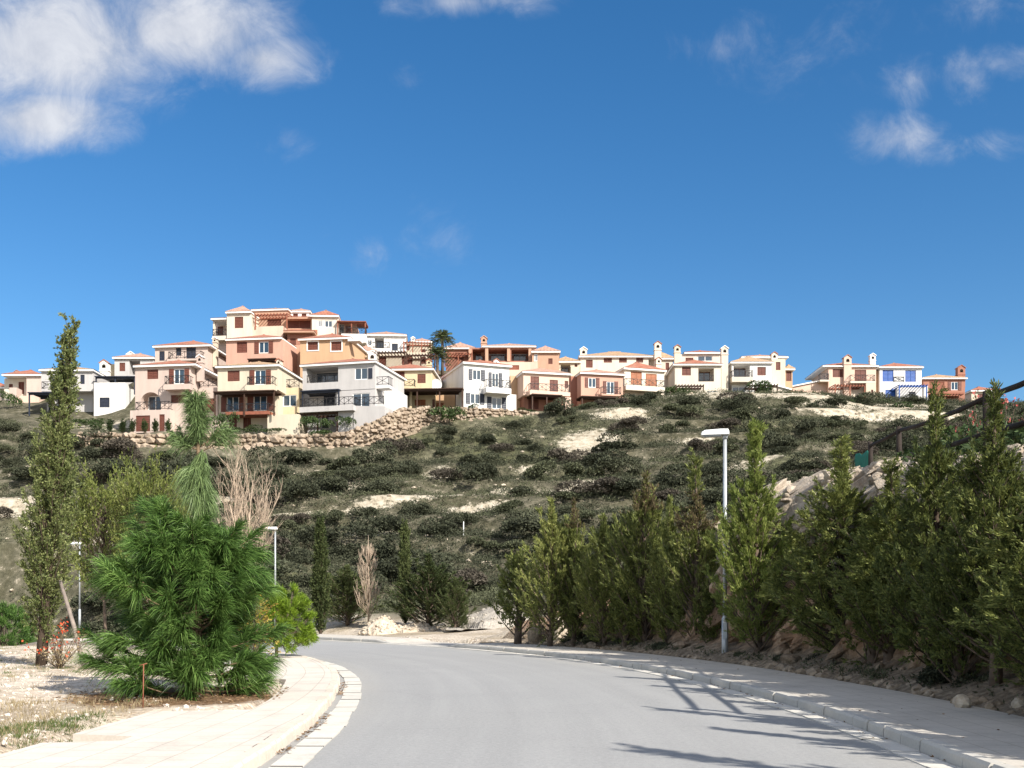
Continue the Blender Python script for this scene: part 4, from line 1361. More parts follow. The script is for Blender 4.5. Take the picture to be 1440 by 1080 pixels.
h.block(627, 659.8, 491.5, 520, 1, 8, [('S', 640, 652, 496, 506)]); h.roof(625, 668, 491.5, 482.5, 1, 8)
h.chimney(676.5, 684.5, 472.5, 486, 2, 'orange', 'orange', 1.0)
h.block(748.3, 786, 496.5, 520, -2, 9, [('G', 751, 756, 498, 508), ('S', 771, 777, 504, 512)], col='orange'); h.roof(747, 788, 496.5, 489, -2, 9)
h.block(686, 756, 509, 520, -2.4, 2.3, [('S', 700, 730, 513.5, 520, 'wood_rust')], col='pale_pink'); h.pergola(625, 664, 497, 510, 1, 2.4, 'wood_rust', 3, .2)
h.done()
h = House('salmon house with tall brown shutters, right of the white navy shuttered house', 134, 765, 580, 14, 'pale_pink', 'brown', 'pink_tile')
h.block(736, 800, 526.5, 557, 0, 9, [('S', 746, 758, 530, 548.5), ('S', 773, 784.5, 533.5, 551), ('S', 794, 799, 534, 544)], found=0); h.roof(734, 803, 526.5, 517, 0, 9)
h.block(737, 800, 557.1, 580, .9, 8, [('S', 743, 757.5, 562, 576), ('S', 771, 787.5, 566, 579)], col='terracotta'); h.balcony(745, 802, 550, 555.5, 0, 1.2, .95)
h.pergola(748, 790, 555.8, 579, .9, 2.4, 'wood_dark', 3, .1, True); h.block(717.5, 736, 531, 580, 3, 6, col='ochre')
h.column(795, 803, 557, 580, -1.3, 'pale_pink', 1.0)
h.done()
h = House('rose coloured house with a plain terracotta side wall and a low ground floor pergola', 140, 846, 578, 12, 'pink', 'brown', 'pink_tile')
h.block(817, 876, 527.5, 560, 0, 8, [('O', 822.5, 843, 532, 545.5), ('O', 848, 869, 536, 553.5)]); h.roof(815, 879, 527.5, 519, 0, 8)
h.balcony(846, 874, 553.5, 556, 0, 1.1, .95); h.pergola(818, 866, 559, 577, .5, 2.6, 'wood_dark', 3, .1, True)
h.block(817.3, 862, 560.2, 578, .5, 6, [('S', 820, 838, 563.5, 577, 'wood_rust'), ('G', 824, 834, 565, 575)][:1], col='terracotta'); h.block(803, 816.8, 531, 578, 2, 6, col='terracotta')
h.done()
h = House('cream house with two orange brown shutters over a long balcony and a grey gabled side', 146, 905, 555, 16, 'cream_pale', 'rust')
h.block(878, 934, 521.5, 556, 0, 9, [('S', 887, 902.5, 523, 541.5), ('S', 908, 923.5, 525, 542.5)]); h.roof(876, 936, 521.5, 508.5, 0, 9)
h.balcony(880, 935, 543, 549.5, 0, 1.3, .95); h.chimney(923, 930, 501, 521, 3, 'cream_pale')
h.done()
h = House('long pale cream house with a row of four brown shutters on the skyline', 156, 868, 530, 0, 'cream_pale', 'brown', 'tan_tile')
h.block(816, 912, 503, 530, 0, 9, [('S', 824, 833.5, 506, 517), ('S', 849, 860.5, 503.6, 510), ('S', 870.5, 881.5, 503.5, 510), ('S', 894.5, 904.5, 503.4, 510)]); h.roof(814, 922, 503, 489, 0, 9)
h.chimney(816, 825.5, 488, 502, 1, 'cream_pale', 'frame'); h.chimney(920.5, 930, 480, 512, -.6, 'cream_pale')
h.block(912.3, 946, 506, 530, 1, 8, [('S', 936, 941, 510, 520)]); h.roof(911, 949, 506, 494, 1, 8)
h.done()
h = House('small cream house with a dark door between the terracotta loggia house and the long house', 154, 797, 530, 0, 'cream', 'brown', 'tan_tile')
h.block(777, 815.5, 510.5, 530, 0, 8, [('D', 788.5, 802, 512, 524.5), ('S', 808, 812, 512, 516)]); h.roof(775, 817, 510.5, 502.5, 0, 8); h.balcony(777, 803, 524.5, 528, 0, 1.0, .9)
h.done()
# --- right of the middle
h = House('bright white house with a red penthouse roof between two chimneys, above pale rock', 150, 980, 554, 0, 'cream_pale', 'brown')
h.block(949, 1014, 514.5, 555, 0, 9, [('S', 959, 971.5, 516, 528), ('D', 982, 1004, 518, 536.5), ('G', 994, 1009, 549.5, 554.8)]); h.roof(946, 1016, 514.5, 504.5, 0, 9)
h.rail_at(982, 1004, 536.5, .03, 0, .9)
h.block(957, 1013, 498, 514, 5, 6, [('G', 981, 1002, 500.5, 508), ('S', 964, 975, 503, 509)], found=0); h.roof(962, 1014, 498, 491.5, 5, 6)
h.chimney(948.5, 957, 485, 512, 1, 'cream'); h.chimney(1014.5, 1024, 486.5, 540, 1.4, 'cream_pale', 'frame'); h.block(1015, 1024, 510, 556, 1.6, 2, col='cream')
h.pergola(950, 990, 542, 554, 0, 2.2, 'wood_dark', 3, .1)
h.done()
h = House('house with a tan roof and white balcony, right of the white penthouse house', 152, 1060, 554, 0, 'cream_pale', 'brown', 'tan_tile')
h.block(1029, 1085, 511.5, 556, 0, 9, [('D', 1031.5, 1054.5, 513, 530), ('S', 1065, 1077, 516, 528), ('G', 1029.8, 1048, 544, 554), ('S', 1061, 1076, 545, 555)], col='white'); h.roof(1027, 1087, 511.5, 500, 0, 9)
h.balcony(1029.5, 1059, 530, 537, 0, 1.4, .95, 'cream_pale'); h.chimney(1085, 1093.5, 495, 508, 3, 'cream_pale')
h.block(1085.3, 1104.5, 505, 556, 2, 8, [('S', 1091, 1097.5, 509, 520.5)], col='cream'); h.roof(1042, 1108, 504, 496.5, 6, 7, tile='pink_tile')
h.block(1104.8, 1114.5, 521, 556, 3, 6, [('S', 1105.5, 1113, 522, 536)], col='ochre'); h.roof(1103, 1117.5, 521, 516, 3, 6, fascia='frame')
h.pergola(1053, 1094, 541.5, 555, 0, 2.6, 'wood_dark', 3, .1); h.gable_side(1085.2, 1111, 541, 549, 556, -.5, 3, 'cream_pale')
h.done()
h = House('pale pink house with red roof joined to the white house with blue shutters', 160, 1195, 560, 0, 'cream_pale', 'brown')
h.block(1165, 1232, 516.5, 560, 0, 9, [('S', 1171, 1187, 519, 530.5), ('S', 1202, 1218, 520, 536)], col='pale_pink'); h.roof(1156, 1235, 516.5, 507, 0, 9)
h.chimney(1187, 1197.5, 499, 536, -.5, 'pale_pink'); h.block(1187.5, 1197, 535, 560, -.45, .6, col='pale_pink')
h.block(1157.5, 1164.7, 520, 560, 3, 6, col='pink'); h.balcony(1196, 1231, 536, 538.5, 0, 1.4, .95)
h.block(1218, 1231.5, 536.2, 561, -1.38, 1.3, [('S', 1225, 1228, 548, 558)], col='cream'); h.pergola(1174, 1217, 541.5, 561, 0, 2.8, 'wood_rust', 3, .1)
h.block(1174.5, 1218, 542, 560.5, -.02, .01, [('S', 1177, 1188, 548, 560.3), ('S', 1198, 1212, 547, 560.3)], found=0)
h.gable_side(1110, 1164, 545.5, 534, 560, 1.0, 7, 'pale_pink'); h.balcony(1153, 1166, 534, 536.5, 1, 1.2, .95)
h.block(1129, 1144, 546.5, 558, .93, .02, [('S', 1129.6, 1143.5, 547, 557.5)], col='pale_pink', found=0)
h.chimney(1223.5, 1231.5, 497, 513, 3, 'white', 'frame')
h.done()
h = House('white house with bright blue shutters and a blue slatted pergola', 160, 1268, 562, 0, 'white', 'blue')
h.block(1237, 1296, 518, 563, .3, 9, [('S', 1241, 1256.5, 520.5, 536.5), ('S', 1273, 1288, 521, 537), ('S', 1245, 1260.5, 548, 561)]); h.roof(1235.5, 1298, 518, 509.5, .3, 9)
h.rail_at(1257, 1272, 537, .2, 0, .8); h.pergola(1264, 1304, 542, 563, .3, 3.0, 'blue', 2, .05)
h.block(1262, 1297, 544, 563.5, -.6, .8, [('S', 1278, 1287.5, 551, 563.3, 'navy')]); h.block(1299, 1305, 543, 564, -2.2, .6, found=1); h.block(1232.3, 1236.8, 522, 562, 1, 6, col='ochre')
h.done()
h = House('dark terracotta house with a white framed window, right of the blue shuttered house', 165, 1327, 568, 0, 'terracotta', 'brown', 'tan_tile')
h.block(1298.5, 1357, 533.5, 568, 0, 8, [('S', 1307, 1328, 537, 550, 'wood_rust'), ('O', 1333, 1352, 537, 548.5)]); h.roof(1296, 1359.5, 533.5, 524.5, 0, 8)
h.chimney(1347, 1357.5, 513.5, 531, 1, 'terracotta'); h.balcony(1299, 1356, 552, 554.5, 0, 1.4, .0, 'wood_rust'); h.pergola(1308, 1350, 555, 568, 0, 1.4, 'wood_rust', 3, 0)
h.done()
h = House('low house with an orange tiled roof half hidden behind the shrubs beyond the terracotta house', 172, 1384, 568, 0, 'cream', 'brown')
h.block(1366, 1402, 551, 568, 0, 7, [('S', 1375, 1382, 554, 563)]); h.roof(1364, 1404, 551, 543.5, 0, 7)
h.done()

# satellite dish on the yellow house's terrace
d = empty('satellite_dish', at(614, 552, 130.5))
tag(d, 'round white satellite dish on the terrace edge beside the white house', 'satellite dish')
mb = MB()
K, rr = 20, .68
rings = [[(r * rr * math.cos(2 * math.pi * k / K), -.22 + .22 * (1 - r * r) + .0, .95 + r * rr * math.sin(2 * math.pi * k / K)) for k in range(K)] for r in (.33, .66, 1.0)]
mb.v = [(0, 0.0, .95)] + [p for ri in rings for p in ri]
mb.f = [(0, 1 + k, 1 + (k + 1) % K) for k in range(K)] + [(1 + i * K + k, 1 + (i + 1) * K + k, 1 + (i + 1) * K + (k + 1) % K, 1 + i * K + (k + 1) % K) for i in range(2) for k in range(K)]
o = mb.build('reflector', M['dish'], d, True)
mb = MB(); mb.tube([(0, .08, -.4), (0, .08, .8)], .04); mb.tube([(0, .05, .8), (0, -.05, .95)], .03); mb.build('mast', M['metal'], d)
mb = MB(); mb.tube([(0, -.02, .35), (0, -.5, .85)], .02); mb.box(-.05, .05, -.56, -.46, .83, .93); mb.build('feed_arm', M['metal'], d)


# ------------------------------------------------------------------ plants
def tube_mesh(name, tubes, mat, k=6):
    """tubes: list of (points, radii)"""
    mb = MB()
    for p, r in tubes:
        mb.tube(p, r, k)
    me = bpy.data.meshes.new(name)
    me.from_pydata(mb.v, [], mb.f)
    me.materials.append(mat)
    me.polygons.foreach_set('use_smooth', [True] * len(me.polygons))
    return me


def conifer(h, prof, nbr, elev, dens, leaf, lw, seed, mat, bark, t0=0.06, trunk_r=0.09, lean=(0, 0), spread=0.55, curve=0.35, tip=0.12, clump=1.0, bare=0.1, jit=0.45):
    """trunk and limbs, and a crown of sprays set along upswept branches. prof(t): crown radius by relative height"""
    rs = np.random.RandomState(seed)
    lean = np.array([lean[0], lean[1], 0.0])
    wob = rs.normal(size=2) * 0.02 * h

    def tr(t):
        return np.array([lean[0] * t + wob[0] * math.sin(3 * t), lean[1] * t + wob[1] * math.sin(2.3 * t), h * t])
    tubes = [([tr(t) for t in np.linspace(0, 0.985, 9)], [trunk_r * (1 - t) ** 0.8 + 0.008 for t in np.linspace(0, 0.985, 9)])]
    PP, DD, LL = [], [], []
    for i in range(nbr):
        t = t0 + (0.97 - t0) * ((i + rs.uniform()) / nbr) ** 0.93
        az = i * 2.39996 + rs.uniform(-0.5, 0.5)
        e = elev(t) + rs.normal() * 0.12
        Lb = max(0.10, prof(t) * rs.uniform(0.6, 1.18) / max(0.25, math.cos(e)))
        d = np.array([math.cos(az) * math.cos(e), math.sin(az) * math.cos(e), math.sin(e)])
        s = np.linspace(0, 1, 6)[:, None]
        o = tr(t)
        pts = o + d * Lb * s + np.array([0, 0, 1.0]) * curve * Lb * s * s
        if Lb > 0.35:
            r0 = min(trunk_r * 0.35, 0.010 + 0.014 * Lb)
            tubes.append((list(pts), [r0 * (1 - 0.85 * q) for q in s[:, 0]]))
        n = max(8, int(dens * Lb * clump))
        # sprays: side shoots on the branch, denser to the outside
        ns = max(3, int(Lb / 0.11))
        sp = bare + (1.02 - bare) * rs.uniform(size=ns) ** 0.8
        sdir = d + np.array([0, 0, 2 * curve]) * sp[:, None] + rs.normal(size=(ns, 3)) * spread
        sdir = unit(sdir)
        slen = (0.04 + 0.30 * Lb * (1.1 - sp) + (tip + .06) * min(1, .25 + prof(t) / .5)) * rs.uniform(0.6, 1.2, ns)
        k = rs.randint(0, ns, n)
        q = rs.uniform(size=n)
        base = np.stack([np.interp(sp[k], s[:, 0], pts[:, c]) for c in range(3)], 1) + sdir[k] * (slen[k] * q)[:, None]
        base += rs.normal(size=(n, 3)) * 0.018
        PP.append(base)
        DD.append(unit(sdir[k] + rs.normal(size=(n, 3)) * jit))
        LL.append(leaf * rs.uniform(0.6, 1.25, n))
    P, D, Ln = np.concatenate(PP), np.concatenate(DD), np.concatenate(LL)
    crown = leaf_mesh('crown', P, D, Ln, Ln * lw, mat, rs)
    return tube_mesh('trunk', tubes, bark), crown


def tree(name, label, cat, loc, meshes, group=None, rz=0.0, sc=1.0):
    r = empty(name, loc, rz)
    r.scale = (sc, sc, sc) if not hasattr(sc, '__len__') else sc
    tag(r, label, cat, group)
    for n, me in zip(('trunk', 'crown', 'flowers'), meshes):
        link(n, me, r)
    return r


# --- right hand row of conifers
ND = 1.0
pA = lambda t: 1.35 * (min(1, 0.6 + t / 0.2)) * max(0.0, 1 - t / .86) ** 1.0 + 0.035 + .06 * (1 - t)
pB = lambda t: 0.80 * (min(1, 0.5 + t / 0.2)) * max(0.0, 1 - t / .80) ** 0.9 + 0.03 + .06 * (1 - t)
pC = lambda t: 1.15 * min(1, 0.6 + t / 0.2) * max(0, 1 - t / 0.70) ** 0.75 + (.13 if t < .93 else .05) * (1 if t > .78 else .6)
pD = lambda t: 1.25 * min(1, 0.6 + t / 0.3) * max(0.0, 1 - t / 0.74) ** 0.6 + 0.04 + .08 * (1 - t)
up1 = lambda t: 0.6 + 0.5 * t
up2 = lambda t: 0.85 + 0.35 * t
feather = conifer(5.2, pA, 150, up1, 300, 0.11, 0.24, 3, G['cypress'], M['bark'], t0=.03, jit=.3, spread=.4)
feather2 = conifer(4.6, pA, 140, up1, 300, 0.11, 0.24, 4, G['cypress'], M['bark'], t0=.03, jit=.3, spread=.4)
spire = conifer(5.2, pB, 150, up2, 300, 0.11, 0.24, 5, G['cypress'], M['bark'], t0=.03, jit=.3, spread=.4)
spire_sparse = conifer(5.9, pC, 150, up1, 260, 0.11, 0.24, 6, G['cypress'], M['bark'], bare=0.2, t0=.03, jit=.3, spread=.4)
bright = conifer(6.1, pC, 180, lambda t: 0.6 + 0.5 * t, 420, 0.10, 0.22, 8, G['cypress_bright'], M['bark'], t0=.04, jit=.28, spread=.38)
bush1 = conifer(5.1, pD, 150, lambda t: 0.25 + 0.6 * t, 520, 0.085, 0.28, 12, G['cypress_dark'], M['bark_dark'], spread=0.6, trunk_r=0.11, tip=0.2, jit=.38)
bush2 = conifer(5.3, pD, 160, lambda t: 0.35 + 0.6 * t, 520, 0.085, 0.28, 13, G['cypress_dark'], M['bark'], spread=0.58, trunk_r=0.11, t0=0.12, tip=0.2, jit=.38)


def dry_part(ms, z0, z1):
    me = ms[1].copy()
    me.materials.append(G['dry_spray'])
    z = np.array([p.center.z for p in me.polygons])
    k = ((z > z0) & (z < z1) & (np.random.RandomState(3).uniform(size=len(z)) < .8)).astype(np.int32)
    me.polygons.foreach_set('material_index', k)
    me.update()
    return (ms[0], me)


feather_dry = dry_part(feather, 4.05, 9)
sparse_dry = dry_part(spire_sparse, 3.7, 4.9)
spire_dry = dry_part(spire, 4.2, 9)
RT = [
    ('feathery dark green conifer, first of the roadside row beside the pale boulders', feather, 773, 36.4, 698, .3, 1.0),
    ('slim conifer with a narrow spire, second of the row from the pale boulders', spire_dry, 806, 36.0, 700, 1.7, .92),
    ('short rounded conifer, third of the roadside row from the pale boulders', feather2, 850, 34.6, 722, 2.2, .92),
    ('tall feathery conifer with a thin brown spire in the middle of the roadside row', feather_dry, 908, 33.2, 662, 4.1, 1.1),
    ('olive conifer squeezed between the tall brown spired one and the sparse one', spire, 940, 31.6, 696, .9, .95),
    ('sparse conifer with a thin leafy tip just left of the tall street lamp', sparse_dry, 978, 30.6, 640, 2.9, 1.1),
    ('bright green spire-topped conifer just right of the tall street lamp', bright, 1067, 26.0, 590, 0.4, 1.12),
    ('dense bushy conifer standing right of the orange rock face', bush1, 1178, 22.6, 612, 1.0, 1.25),
    ('dense dark conifer below the farthest log fence posts', bush2, 1248, 20.3, 645, 3.4, 1.05),
    ('tall bushy conifer whose two thin spires rise above the log fence rail', bush1, 1318, 18.0, 540, 5.0, .82),
    ('large dark conifer with a bare grey trunk at the right edge of the pavement', bush2, 1400, 15.9, 540, 2.0, .88),
    ('bushy conifer cut by the right edge of the picture', bush1, 1492, 13.6, 590, 0.6, .95),
]
TREES_R = 'conifers in a row along the right pavement'
mesh_h = {id(feather): 5.2, id(feather2): 4.6, id(spire): 5.2, id(spire_sparse): 5.9, id(bright): 6.1, id(bush1): 5.1, id(bush2): 5.3, id(feather_dry): 5.2, id(sparse_dry): 5.9, id(spire_dry): 5.2}
for lab, ms, u, Y, vt, rz, wd in RT:
    X = (u - 720) / F * Y
    ht = EYE + (HZ - vt) / F * Y - 0.15
    k = ht / mesh_h[id(ms)]
    tree('conifer_tree', lab, 'tree', (X, Y, max(0.1, gz(X, Y) - 0.12)), ms, TREES_R, rz, (wd, wd, k))
for Y, X, rz, k in ((10.9, 7.0, 2.0, .86), (8.4, 7.2, .3, .80), (5.2, 7.2, 1.4, 1.06), (2.6, 7.2, 3.0, .72)):
    tree('conifer_tree', 'conifer farther along the right pavement toward the viewer, outside the frame', 'tree', (X, Y, 0.1), spire_sparse if rz > 1 else bright, TREES_R, rz, k)
# second spire of the first conifer and low growth come from young conifers among the row
young = conifer(1.9, lambda t: 0.55 * (1 - t) ** 0.7 + 0.05, 60, up1, 240, 0.085, 0.38, 17, G['cypress_dark'], M['bark'])
for u, Y, rz, k, lab in ((728, 38.6, .5, 1.5, 'small young conifer at the foot of the first conifer of the row'), (878, 33.6, 1.5, 1.15, 'small young conifer under the tall brown spired conifer'),
                         (1000, 29.6, 1.1, .9, 'small dark conifer at the foot of the tall street lamp'), (1225, 20.8, 2.0, 1.25, 'low dark conifer filling the gap below the log fence'),
                         (1345, 16.9, .2, 1.0, 'low dark shrubby conifer beside the bare grey trunk')):
    X = (u - 720) / F * Y
    tree('young_conifer', lab, 'tree', (X, Y, 0.12), young, None, rz, k)

# --- tall columnar tree on the left, leaning trunk, with its stake
col_p = lambda t: 0.10 + 0.64 * sstep(-0.05, 0.22, np.array(t)).item() * max(0.0, 1 - t) ** 1.0
colm = conifer(8.25, col_p, 260, lambda t: 1.0 + 0.15 * t, 215, 0.07, 0.5, 31, G['column'], M['bark_dark'], t0=0.035, trunk_r=0.13, lean=(0.75, 0.1), spread=0.5, curve=0.15, tip=0.10)
p0 = at(58, 941, 26.1)
tree('columnar_tree', 'tall narrow columnar tree with a leaning dark trunk on the gravel at left', 'tree', (p0.x, p0.y, 0.08), colm)
mb = MB()
a, bq = at(121, 948, 24.6), at(84, 815, 25.9)
mb.tube([(a.x, a.y, -0.05), tuple((a * .5 + bq * .5) + Vector((.03, 0, 0))), tuple(bq)], [0.055, 0.05, 0.04], 8)
tag(mb.build('tree_stake', M['stake'], None, True), 'weathered grey stake leaning against the tall columnar tree', 'stake')


# --- the big long-needled pine
def pine(seed=5):
    rs = np.random.RandomState(seed)
    H = 5.0
    tr = lambda t: np.array([0.0 + 0.12 * math.sin(2.5 * t) - 0.05 * t, 0.0, H * t])
    tubes = [([tr(t) for t in np.linspace(0, .97, 12)], [0.085 * (1 - t) + 0.012 for t in np.linspace(0, .97, 12)])]
    tufts, pale = [], []

    def branch(z, az, Ln, e, n_side, out=tufts, r=0.022, dr=0.0):
        o = tr(z / H)
        d = np.array([math.cos(az) * math.cos(e), math.sin(az) * math.cos(e), math.sin(e)])
        s = np.linspace(0, 1, 6)
        pts = o + d * Ln * s[:, None] + np.array([0, 0, 1.0]) * (0.30 * Ln * s ** 2.2 - dr * Ln * s)[:, None]
        tubes.append((list(pts), list(r * (1 - .75 * s))))
        ed = unit(pts[-1] - pts[-2])
        out.append((pts[-1] - ed * .10, ed, 1.0))
        for k in range(n_side):
            q = rs.uniform(0.35, 0.98)
            p = np.array([np.interp(q, s, pts[:, c]) for c in range(3)])
            dd = unit(d + rs.normal(size=3) * 0.55 + np.array([0, 0, .25]))
            l2 = Ln * rs.uniform(.14, .30)
            e2 = p + dd * l2
            tubes.append(([p, (p + e2) / 2 + np.array([0, 0, -.01]), e2], [r * .5, r * .4, r * .25]))
            out.append((e2 - dd * .06, unit(dd + np.array([0, 0, .35])), rs.uniform(.75, 1.0)))

    def rad(z):
        return np.interp(z, [0.1, 0.45, 0.9, 1.5, 2.0, 2.4, 2.75], [1.45, 1.58, 1.5, 1.34, 1.18, 0.9, 0.6])
    for z in np.arange(0.12, 2.25, 0.225):
        nb = 7 if z < 2.2 else 5
        a0 = rs.uniform(0, 6.28)
        for k in range(nb):
            az = a0 + 6.283 * k / nb + rs.uniform(-.25, .25)
            Ln = float(rad(z)) * rs.uniform(.66, 1.04) * .86 * (1 - (.17 if z > .55 else .04) * math.cos(az))
            branch(z + rs.uniform(-.08, .08), az, Ln, 0.12 + .12 * z / 3 + rs.normal() * .08, 4 if z < 2.3 else 2, dr=.22 if z < .9 else 0.0)
    # inner shoots so the heart of the tree is not hollow
    for k in range(46):
        z = rs.uniform(.25, 2.7)
        branch(z, rs.uniform(0, 6.28), float(rad(z)) * rs.uniform(.25, .5), .25, 1, r=.014)
    # upper stem: three shaggy collars and a couple of side shoots
    for z, n in ((3.25, 11), (3.42, 12), (3.6, 12), (3.76, 9)):
        for k in range(n):
            az = rs.uniform(0, 6.28)
            pale.append((tr(z / H) + rs.normal(size=3) * .06, unit(np.array([math.cos(az) * .6, math.sin(az) * .6, rs.uniform(-.8, .15)])), rs.uniform(.7, 1.0)))
    for z in (4.22, 4.36, 4.5, 4.64, 4.78):
        for k in range(10):
            az = rs.uniform(0, 6.28)
            pale.append((tr(z / H), unit(np.array([math.cos(az) * .5, math.sin(az) * .5, .55])), .85))
    branch(4.02, 0.15, .42, .55, 3, pale, .014)
    branch(3.95, 0.45, .52, .40, 2, pale, .014)
    branch(4.05, 2.8, .34, .3, 4, pale, .014)
    branch(4.0, 3.6, .30, .2, 3, pale, .014)
    for az_, z_, l_, e_ in ((3.05, 2.0, 1.15, .70), (3.5, 2.05, .95, .85), (2.6, 2.05, 1.0, .62), (4.0, 1.95, .9, .6), (.1, 2.05, .95, .35), (5.8, 2.1, .85, .40), (.9, 2.1, .8, .5), (5.2, 2.15, .5, .5)):
        branch(z_, az_, l_, e_, 5, tufts, .022)

    def needles(T, n, ln, droop):
        VV = []
        for p, d, k in T:
            m = int(n * k)
            q = rs.uniform(-.14, .16, m)
            base = p + d * q[:, None]
            a = rs.normal(size=(m, 3))
            a -= (a @ d)[:, None] * d
            a = unit(a)
            th = rs.uniform(.15, .95, m) * (1.05 - np.clip(q, 0, .16) * 3.0)
            D = unit(d * np.cos(th)[:, None] + a * np.sin(th)[:, None])
            l = ln * rs.uniform(.55, 1.2, m) * (.7 + .3 * k)
            S = unit(np.cross(D, rs.normal(size=(m, 3)))) * 0.0050
            g = np.array([0, 0, -1.0])
            mid = base + D * (l * .55)[:, None] + g * (droop * .22 * l)[:, None]
            tip = base + D * (l * .95)[:, None] + g * (droop * .75 * l)[:, None]
            VV.append(np.stack([base - S, base + S, mid + S * .9, mid - S * .9, tip], 1))
        V = np.concatenate(VV)
        n_ = len(V)
        b = np.arange(n_)[:, None] * 5
        F4 = np.concatenate([b + 0, b + 1, b + 2, b + 3], 1)
        F3 = np.concatenate([b + 3, b + 2, b + 4, b + 4], 1)
        return V.reshape(-1, 3), F4, F3
    out = []
    for T, n, ln, dr, mt in ((tufts, 165, .38, .55, G['needle']), (pale, 95, .30, 1.0, G['needle_pale'])):
        V, F4, F3 = needles(T, n, ln, dr)
        me = bpy.data.meshes.new('needles')
        me.vertices.add(len(V))
        me.vertices.foreach_set('co', V.astype(np.float32).ravel())
        lp = np.concatenate([F4.ravel(), F3[:, :3].ravel()]).astype(np.int32)
        me.loops.add(len(lp))
        me.loops.foreach_set('vertex_index', lp)
        tot = np.concatenate([np.full(len(F4), 4), np.full(len(F3), 3)]).astype(np.int32)
        me.polygons.add(len(tot))
        me.polygons.foreach_set('loop_total', tot)
        me.polygons.foreach_set('loop_start', np.concatenate([[0], np.cumsum(tot)[:-1]]).astype(np.int32))
        me.update(calc_edges=True)
        me.materials.append(mt)
        out.append(me)
    return tube_mesh('trunk', tubes, M['bark_pine'], 6), out


ptr, pcr = pine()
pr = empty('pine_tree', (-5.16, 17.3, 0.10))
tag(pr, 'big shaggy long-needled pine with a thin leader, beside the left pavement', 'pine tree')
link('trunk', ptr, pr)
o = link('crown', pcr[0], pr)
o = link('leader_needles', pcr[1], pr)
o['label'] = 'paler drooping needles round the thin leader'


# --- leafless trees
def bare_tree(h, seed, spreadf, nmain, mat, base_h=0.12, r0=0.05):
    rs = np.random.RandomState(seed)
    tubes = []

    def grow(p, d, l, r, lev):
        n = 5
        pts = [p]
        for i in range(n):
            d = unit(d + rs.normal(size=3) * .07 + np.array([0, 0, .05]))
            p = p + d * l / n
            pts.append(p)
        tubes.append((pts, list(np.linspace(r, r * .45, n + 1))))
        if lev < 3:
            for k in range(rs.randint(3, 6)):
                i = rs.randint(1, n + 1)
                dd = unit(d + rs.normal(size=3) * (.42 if lev else .36) + np.array([0, 0, .28]))
                grow(pts[i], dd, l * rs.uniform(.38, .6), r * .5, lev + 1)
    tubes.append(([np.zeros(3), np.array([0, 0, base_h * h])], [r0, r0 * .9]))
    for k in range(nmain):
        az = 6.283 * k / nmain + rs.uniform(-.3, .3)
        sp = spreadf * rs.uniform(.4, 1.1)
        grow(np.array([0, 0, base_h * h * rs.uniform(.7, 1)]), unit(np.array([math.cos(az) * sp, math.sin(az) * sp, 1.0])), h * rs.uniform(.5, .72), r0 * .5, 0)
    return tube_mesh('trunk', tubes, mat, 4)


q = at(347, 890, 33)
h_ = EYE + (HZ - 632) / F * 33
r = empty('bare_tree', (q.x, q.y, 0.05))
tag(r, 'tall leafless tree with pinkish brown twigs rising behind the big pine', 'tree')
link('trunk', bare_tree(h_ * .74, 41, .28, 13, M['twig'], .30, .07), r)
q = at(518, 893, 60)
r = empty('bare_tree', (q.x, q.y, gz(q.x, q.y) - .05))
tag(r, 'slim leafless poplar with upright pale twigs beside the far cypress', 'tree')
rs = np.random.RandomState(43)
tb = [([np.zeros(3), np.array([.02, 0, 2.6]), np.array([0, 0, 5.3])], [.055, .035, .008])]
for k in range(110):
    t = rs.uniform(.10, .86)
    a_ = rs.uniform(0, 6.28)
    l_ = (1.55 - .75 * t) * rs.uniform(.7, 1.05)
    o_ = np.array([0, 0, 5.3 * t * .9])
    d_ = np.array([math.cos(a_), math.sin(a_), 0]) * (.95 * math.sin(math.pi * min(1, t * .8 + .2)) * rs.uniform(.35, 1.0))
    e_ = o_ + d_ + np.array([0, 0, l_])
    tb.append(([o_, o_ + d_ * .75 + np.array([0, 0, l_ * .45]), e_], [.016, .011, .004]))
    for q_ in range(3):
        f_ = o_ + d_ * .75 + np.array([0, 0, l_ * rs.uniform(.35, .6)])
        tb.append(([f_, f_ + rs.normal(size=3) * .07 + np.array([0, 0, .4])], [.008, .003]))
link('trunk', tube_mesh('trunk', tb, M['twig'], 4), r)
# a few yellow leaves still hang on a young poplar between pine and lime bush
rs = np.random.RandomState(9)
yt = conifer(3.6, lambda t: .45 * (1 - t) + .1, 50, lambda t: .9, 60, .07, .8, 44, G['yellow'], M['bark'], spread=.7)
q = at(362, 893, 24.5)
tree('yellow_leaved_tree', 'young tree with sparse yellow leaves between the pine and the lime green bush', 'tree', (q.x, q.y, 0.1), yt, None, 0, (1, 1, .62))

# --- round lime green bushes
blob = lambda t: 1.25 * math.sqrt(max(0, 1 - (2 * t - .85) ** 2 / 1.5)) * .9


